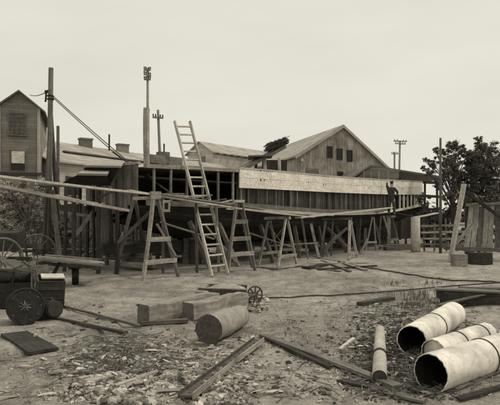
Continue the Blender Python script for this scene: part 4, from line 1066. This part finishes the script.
pipe('rearmost pale pipe of the three at lower right', V((1.88, 6.05, .175)), V((3.03, 7.75, .175)), .175, bands=(.45,))
pipe('middle thinner pale pipe between the other two', V((1.98, 5.62, .15)), V((2.95, 6.5, .15)), .14, bands=(.42, .85), closed=True)
pipe('nearest pale pipe with a wide dark open mouth at the bottom right', V((1.66, 4.78, .175)), V((2.85, 5.68, .185)), .18, bands=(.6,))

# ------------------------------------------------------------------ cables on the ground
def ground_line(pts, r, label, mt='rope', lift=None, name='cable'):
    L = []
    for i in range(len(pts)-1):
        a, c = pts[i], pts[i+1]
        for k in range(8):
            p = a.lerp(c, k/8); p = V(p); p.z = max(p.z, gh(p.x, p.y)+r+.008); L.append(p)
    L.append(V(pts[-1])); return tag(MB().tube(L, r, 6).build(name, mt, None, True), label, 'cable')
ground_line([P(254, 299, 10.1), P(300, 298, 10.6), P(350, 294, 11), P(400, 290.5, 11.4), P(450, 286, 11.8), P(508, 282, 12.2)], .016, 'taut dark cable stretched low across the yard from the barrow to the right edge')
ground_line([G(338, 262), G(365, 268), G(392, 272), G(420, 277), G(452, 281), G(505, 284)], .02, 'dark cable snaking along the ground from the scattered boards')
ground_line([P(296, 243, 17.5), G(316, 258), G(345, 262)], .012, 'thin rope hanging from the paired trestle to the ground', name='rope')

# ------------------------------------------------------------------ ground litter
def litter(n, fn, fs): 
    b = MB()
    for i in range(n):
        q = fn()
        if q is None: continue
        q = V(q); q.z = gh(q.x, q.y); fs(b, q)
    return b
def reg(x0, x1, y0, y1):
    return lambda: G(R(x0, x1), R(y0, y1))
b = MB()
for i in range(17000):
    px, py = random.gauss(160, 40), 408-abs(random.gauss(0, 27))
    if not (25 < px < 285 and 332 < py < 404.5): continue
    q = G(px, py); cl0 = noise.noise(V((q.x*2.3, q.y*3.1, 5)))+.5*noise.noise(V((q.x*6, q.y*8, 2)))
    if cl0 < R(-.45, .25): continue
    sz = random.paretovariate(1.5)*.008
    if sz > .05: continue
    q.z = gh(q.x, q.y)+R(-.3, .5)*sz+R(0, .03)*(cl0 > .2); b.rock(q, sz)
tag(b.build('rubble', 'stone'), 'broken stone and brick rubble spread over the left foreground', 'rubble', kind='stuff')
b = MB()
for i in range(4500):
    px, py = R(5, 500), 258+abs(random.gauss(0, 1))*62
    if py > 404: continue
    q = G(px, py); q.z = gh(q.x, q.y)+.003; q.z -= .004; b.rock(q, R(.003, .012)*(1+q.y/14))
tag(b.build('pebbles', 'stone'), 'small stones scattered over the yard', 'pebbles', kind='stuff')
b = MB()
for i in range(2300):
    k = random.random()
    if k < .3: px, py = random.gauss(150, 50), R(345, 403)
    elif k < .6: px, py = random.gauss(370, 45), R(295, 402)
    else:
        px, py = R(5, 495), R(262, 402)
        if py < 325 and px < 340 and random.random() < .75: continue
    q = G(px, py); q.z = gh(q.x, q.y)+R(.006, .02); a_ = R(0, 6.28); L = R(.01, .05)*(1+q.y/18)*(2 if random.random() < .08 else 1)
    b.bar(q-V((0, 0, .006)), q+V((math.cos(a_)*L, math.sin(a_)*L, R(-.012, .01))), R(.004, .02), R(.003, .006), taper=R(.2, 1))
tag(b.build('wood_chips', 'chip'), 'pale wood chips and splinters scattered over the yard', 'chips', kind='stuff')
b = MB()
for i in range(2600):
    k = random.random()
    if k < .35: px, py = random.gauss(410, 35), R(300, 400)
    elif k < .6: px, py = random.gauss(120, 30), R(335, 380)
    else:
        px, py = R(5, 495), R(258, 402)
        if py < 325 and px < 340 and random.random() < .8: continue
    q = G(px, py); q.z = gh(q.x, q.y)+R(.005, .03); a_ = R(0, 6.28); L = R(.03, .14)*(1+q.y/18)
    b.tube([q, q+V((math.cos(a_)*L, math.sin(a_)*L, R(-.01, .04)))], R(.002, .006), 4)
tag(b.build('twigs', 'twig'), 'dark twigs and sticks scattered over the yard', 'twigs', kind='stuff')
b = MB()
for i in range(3200):
    px, py = random.gauss(400, 26), random.gauss(352, 26)
    if py > 404 or py < 300: continue
    q = G(px, py); q.z = gh(q.x, q.y)+R(-.004, .012); b.rock(q, min(.045, random.paretovariate(1.7)*.008), 1)
for i in range(1200):
    px, py = R(60, 330), R(300, 400); q = G(px, py); q.z = gh(q.x, q.y)-.002; b.rock(q, min(.04, random.paretovariate(1.9)*.007), 1)
tag(b.build('soil_clods', 'clod'), 'dark clods of soil lying around the pipes and rubble', 'soil', kind='stuff')
b = MB()
for i in range(300):
    k = random.random(); px, py = (random.gauss(400, 30), random.gauss(345, 25)) if k < .5 else (random.gauss(140, 60), R(335, 400))
    if py > 404 or py < 262: continue
    q = G(px, py); q.z = gh(q.x, q.y)+.012; a_ = R(0, 6.28); L = R(.03, .11); w_ = R(.01, .03); d = V((math.cos(a_), math.sin(a_), 0)); n_ = V((-d.y, d.x, 0)); c_ = R(-.3, .5); P_ = []
    for k in range(6):
        t_ = k/5-.5; P_.append((q+d*t_*L*2+V((0, 0, L*.35*(.25-t_*t_)+.004)), w_*(1-t_*t_*2.2)))
    rr_ = R(0, 1)
    for k in range(5): b.face([P_[k][0]-n_*P_[k][1], P_[k+1][0]-n_*P_[k+1][1], P_[k+1][0]+n_*P_[k+1][1]+V((0, 0, w_*c_)), P_[k][0]+n_*P_[k][1]+V((0, 0, w_*c_))], None, rr_)
tag(b.build('wood_shavings', 'chip'), 'curled wood shavings and bark strips on the ground', 'shavings', kind='stuff')
# weeds
b = MB()
def blade(b, q, h, w=.006):
    a_ = R(0, 6.28); d = V((math.cos(a_), math.sin(a_), 0)); s_ = V((-d.y, d.x, 0))*w
    p1 = q+V((0, 0, h*.6))+d*h*.15; p2 = q+V((0, 0, h))+d*h*R(.25, .5); i = len(b.v)
    b.v += [q-s_, q+s_, p1+s_*.7, p1-s_*.7, p2]; b.f += [(i, i+1, i+2, i+3), (i+3, i+2, i+4)]; r = R(0, 1); b.r += [r, r]; b.uv += [(0, 0)]*7
cl_ = [(R(395, 440), R(282, 312), R(.08, .26)) for i in range(16)]+[(R(330, 410), R(300, 370), R(.03, .07)) for i in range(34)]+[(R(245, 300), R(318, 345), R(.04, .09)) for i in range(12)]+[(R(60, 140), R(325, 350), R(.02, .05)) for i in range(12)]+[(R(10, 60), R(350, 400), R(.02, .05)) for i in range(8)]
for px, py, h in cl_:
    c = G(px, py)
    for k in range(26 if h > .08 else 9):
        q = c+V((random.gauss(0, .12), random.gauss(0, .12), 0)); q.z = gh(q.x, q.y)-.01; blade(b, q, h*R(.5, 1.2))
tag(b.build('weeds', 'leaf_pale'), 'sparse weeds growing out of the dirt', 'weeds', kind='stuff')

# ------------------------------------------------------------------ workman
def skinmesh(name, mt, chains, parent, sub=2, root=None):
    vs, es, rad = [], [], []; key = {}
    def vid(p, r):
        k = tuple(round(x, 4) for x in p)
        if k not in key: key[k] = len(vs); vs.append(p); rad.append(r)
        return key[k]
    for ch_ in chains:
        prev = None
        for p, r in ch_:
            i = vid(p, r)
            if prev is not None and prev != i: es.append((prev, i))
            prev = i
    me = bpy.data.meshes.new(name); me.from_pydata([tuple(v) for v in vs], es, []); o = bpy.data.objects.new(name, me); col.objects.link(o); o.parent = parent
    md = o.modifiers.new('Skin', 'SKIN'); md.use_smooth_shade = True
    sv = me.skin_vertices[0].data if me.skin_vertices else None
    if sv is None:
        bpy.context.view_layer.objects.active = o
    for i, d in enumerate(me.skin_vertices[0].data):
        r = rad[i]; d.radius = (r, r) if not isinstance(r, tuple) else r; d.use_root = (i == 0)
    sb = o.modifiers.new('Sub', 'SUBSURF'); sb.levels = sub; sb.render_levels = sub
    me.materials.append(M[mt]); return o
mp = P(391, 216.2, 27.1); mp = V((P(391.5, 0, 26.9).x, 26.9, 1.755))
man = thing('person', mp, 'workman in dark clothes on the staging plank with one arm raised to the hull', 'person', None, -.45)
# local axes: +y faces the hull, x to his right
pel = V((0, 0, .86)); ch = V((0, .02, 1.25)); nk = V((.0, .03, 1.42))
sL, sR = V((-.17, .02, 1.36)), V((.17, .02, 1.36))
eL, hL = V((-.27, .2, 1.55)), V((-.29, .36, 1.74))
eR, hR = V((.3, .06, 1.16)), V((.22, .3, 1.06))
def fingers(hp, d, s_):
    d = V(d).normalized(); s_ = V(s_).normalized(); out = []
    for k, (o, L) in enumerate(((-.032, .06), (-.011, .075), (.011, .07), (.03, .055))):
        b0 = hp+d*.05+s_*o; out.append([(hp, .03), (hp+d*.04+s_*o*.8, .014), (b0+d*.02, .0095), (b0+d*L*.6+V((0, .008, 0)), .0085), (b0+d*L+V((0, .015, -.005)), .007)])
    out.append([(hp, .03), (hp+s_*-.045+d*.02, .012), (hp+s_*-.06+d*.055, .009)]); return out
legs = []
body = [[(pel, .13), (V((0, 0, 1.05)), .12), (ch, .145), (nk, .06), (V((0, .04, 1.5)), .065), (V((0, .055, 1.58)), .092), (V((0, .05, 1.655)), .07)],
        [(ch, .145), (sL, .07), (eL, .042), (hL, .03)], [(ch, .145), (sR, .07), (eR, .042), (hR, .03)],
        [(pel, .13), (V((-.1, 0, .8)), .09), (V((-.13, .06, .45)), .06), (V((-.14, 0, .08)), .04), (V((-.15, .12, .035)), .036), (V((-.15, .19, .03)), .025)],
        [(pel, .13), (V((.1, 0, .8)), .09), (V((.13, .03, .45)), .06), (V((.15, -.04, .08)), .04), (V((.17, .08, .035)), .036), (V((.175, .15, .03)), .025)],
        [(V((0, .055, 1.58)), .092), (V((0, .15, 1.575)), .014)], [(V((0, .055, 1.58)), .092), (V((-.092, .05, 1.575)), .016)], [(V((0, .055, 1.58)), .092), (V((.092, .05, 1.575)), .016)]]
body += fingers(hL, (hL-eL), (1, 0, 0))+fingers(hR, (hR-eR), (1, 0, 0))
skinmesh('body', 'skin', body, man)
skinmesh('jacket', 'cloth_dark', [[(V((0, 0, .7)), .17), (V((0, 0, .86)), .18), (V((0, 0, 1.05)), .17), (ch, .19), (V((0, .03, 1.40)), .1)], [(ch, .19), (sL, .10), (eL, .062), (eL.lerp(hL, .85), .045)], [(ch, .19), (sR, .10), (eR, .062), (eR.lerp(hR, .85), .045)]], man)
skinmesh('trousers', 'cloth_mid', [[(V((0, 0, .88)), .14), (pel-V((0, 0, .06)), .14), (V((-.1, 0, .76)), .115), (V((-.13, .06, .45)), .082), (V((-.14, 0, .1)), .062)], [(pel-V((0, 0, .06)), .14), (V((.1, 0, .76)), .115), (V((.13, .03, .45)), .082), (V((.15, -.04, .1)), .062)]], man)
skinmesh('cap', 'cloth_dark', [[(V((0, .045, 1.645)), (.09, .1)), (V((0, .04, 1.67)), (.085, .085))], [(V((0, .045, 1.645)), .09), (V((0, .15, 1.635)), (.05, .015))]], man)
skinmesh('hair', 'cloth_dark', [[(V((0, .02, 1.60)), .088), (V((0, .02, 1.65)), .08)]], man)
wm = world_of(man)
skinmesh('hat_brim', 'cloth_dark', [[(V((-.05, .045, 1.635)), (.1, .012)), (V((.05, .045, 1.635)), (.1, .012))]], man)
for s_ in (-.035, .035):
    me = bpy.data.meshes.new('eye'); 
    b = MB(); wm = world_of(man)
    b.tube([wm@V((s_, .135, 1.592)), wm@V((s_, .145, 1.592))], .011, 8); b.build('eye', 'black', man)
for sx, y0 in ((-.15, .06), (.17, .02)):
    b = MB(); b.tube([wm@V((sx, y0-.07, .05)), wm@V((sx, y0+.05, .05)), wm@V((sx, y0+.14, .035))], [.055, .058, .04], 10); b.build('shoe', 'iron', man, True)

# ------------------------------------------------------------------ camera, light, world
cam = bpy.data.cameras.new('camera'); co = bpy.data.objects.new('camera', cam); col.objects.link(co)
co.location = (0, 0, H0); co.rotation_euler = (math.radians(90), 0, 0)
cam.sensor_fit = 'HORIZONTAL'; cam.sensor_width = 36; cam.lens = 36*F/500; cam.shift_y = (218-202.5)/500; cam.clip_end = 5000; cam.clip_start = .05
scene.camera = co
el, az = math.radians(52), math.radians(78)     # az measured from +y toward +x
sun = bpy.data.lights.new('sun', 'SUN'); sun.energy = 1.5; sun.angle = math.radians(10); sun.color = (1, .96, .84)
so = bpy.data.objects.new('sun', sun); col.objects.link(so)
dirv = V((math.sin(az)*math.cos(el), math.cos(az)*math.cos(el), math.sin(el)))
so.rotation_euler = dirv.to_track_quat('Z', 'Y').to_euler(); so.location = dirv*60
w = bpy.data.worlds.new('World'); scene.world = w; w.use_nodes = True; nt = w.node_tree; nt.nodes.clear()
N = nt.nodes.new; Lk = nt.links.new
out = N('ShaderNodeOutputWorld'); bg = N('ShaderNodeBackground'); bg.inputs['Strength'].default_value = .1
sky = N('ShaderNodeTexSky'); sky.sky_type = 'NISHITA'; sky.sun_disc = False; sky.sun_elevation = el; sky.sun_rotation = az; sky.dust_density = 4
bwn = N('ShaderNodeRGBToBW'); Lk(sky.outputs[0], bwn.inputs[0])
tcw = N('ShaderNodeTexCoord'); nz = N('ShaderNodeTexNoise'); nz.inputs['Scale'].default_value = 2.2; nz.inputs['Detail'].default_value = 6
mpw = N('ShaderNodeMapping'); mpw.inputs['Scale'].default_value = (1, 1, 3.5); Lk(tcw.outputs['Generated'], mpw.inputs[0]); Lk(mpw.outputs[0], nz.inputs['Vector'])
cr = N('ShaderNodeMapRange'); Lk(nz.outputs[0], cr.inputs[0]); cr.inputs[1].default_value = .3; cr.inputs[2].default_value = .75; cr.inputs[3].default_value = 7.7; cr.inputs[4].default_value = 8.9
mx = N('ShaderNodeMix'); mx.data_type = 'FLOAT'; mx.inputs[0].default_value = .88; Lk(bwn.outputs[0], mx.inputs[2]); Lk(cr.outputs[0], mx.inputs[3])
cc = N('ShaderNodeCombineColor')
for i, k in enumerate((1.0, .975, .85)):
    m_ = N('ShaderNodeMath'); m_.operation = 'MULTIPLY'; m_.inputs[1].default_value = k; Lk(mx.outputs[0], m_.inputs[0]); Lk(m_.outputs[0], cc.inputs[i])
Lk(cc.outputs[0], bg.inputs[0]); Lk(bg.outputs[0], out.inputs[0])
scene.cycles.filter_width = 1.8
scene.view_settings.view_transform = 'Standard'; scene.view_settings.look = 'None'; scene.view_settings.exposure = 0; scene.view_settings.gamma = 1
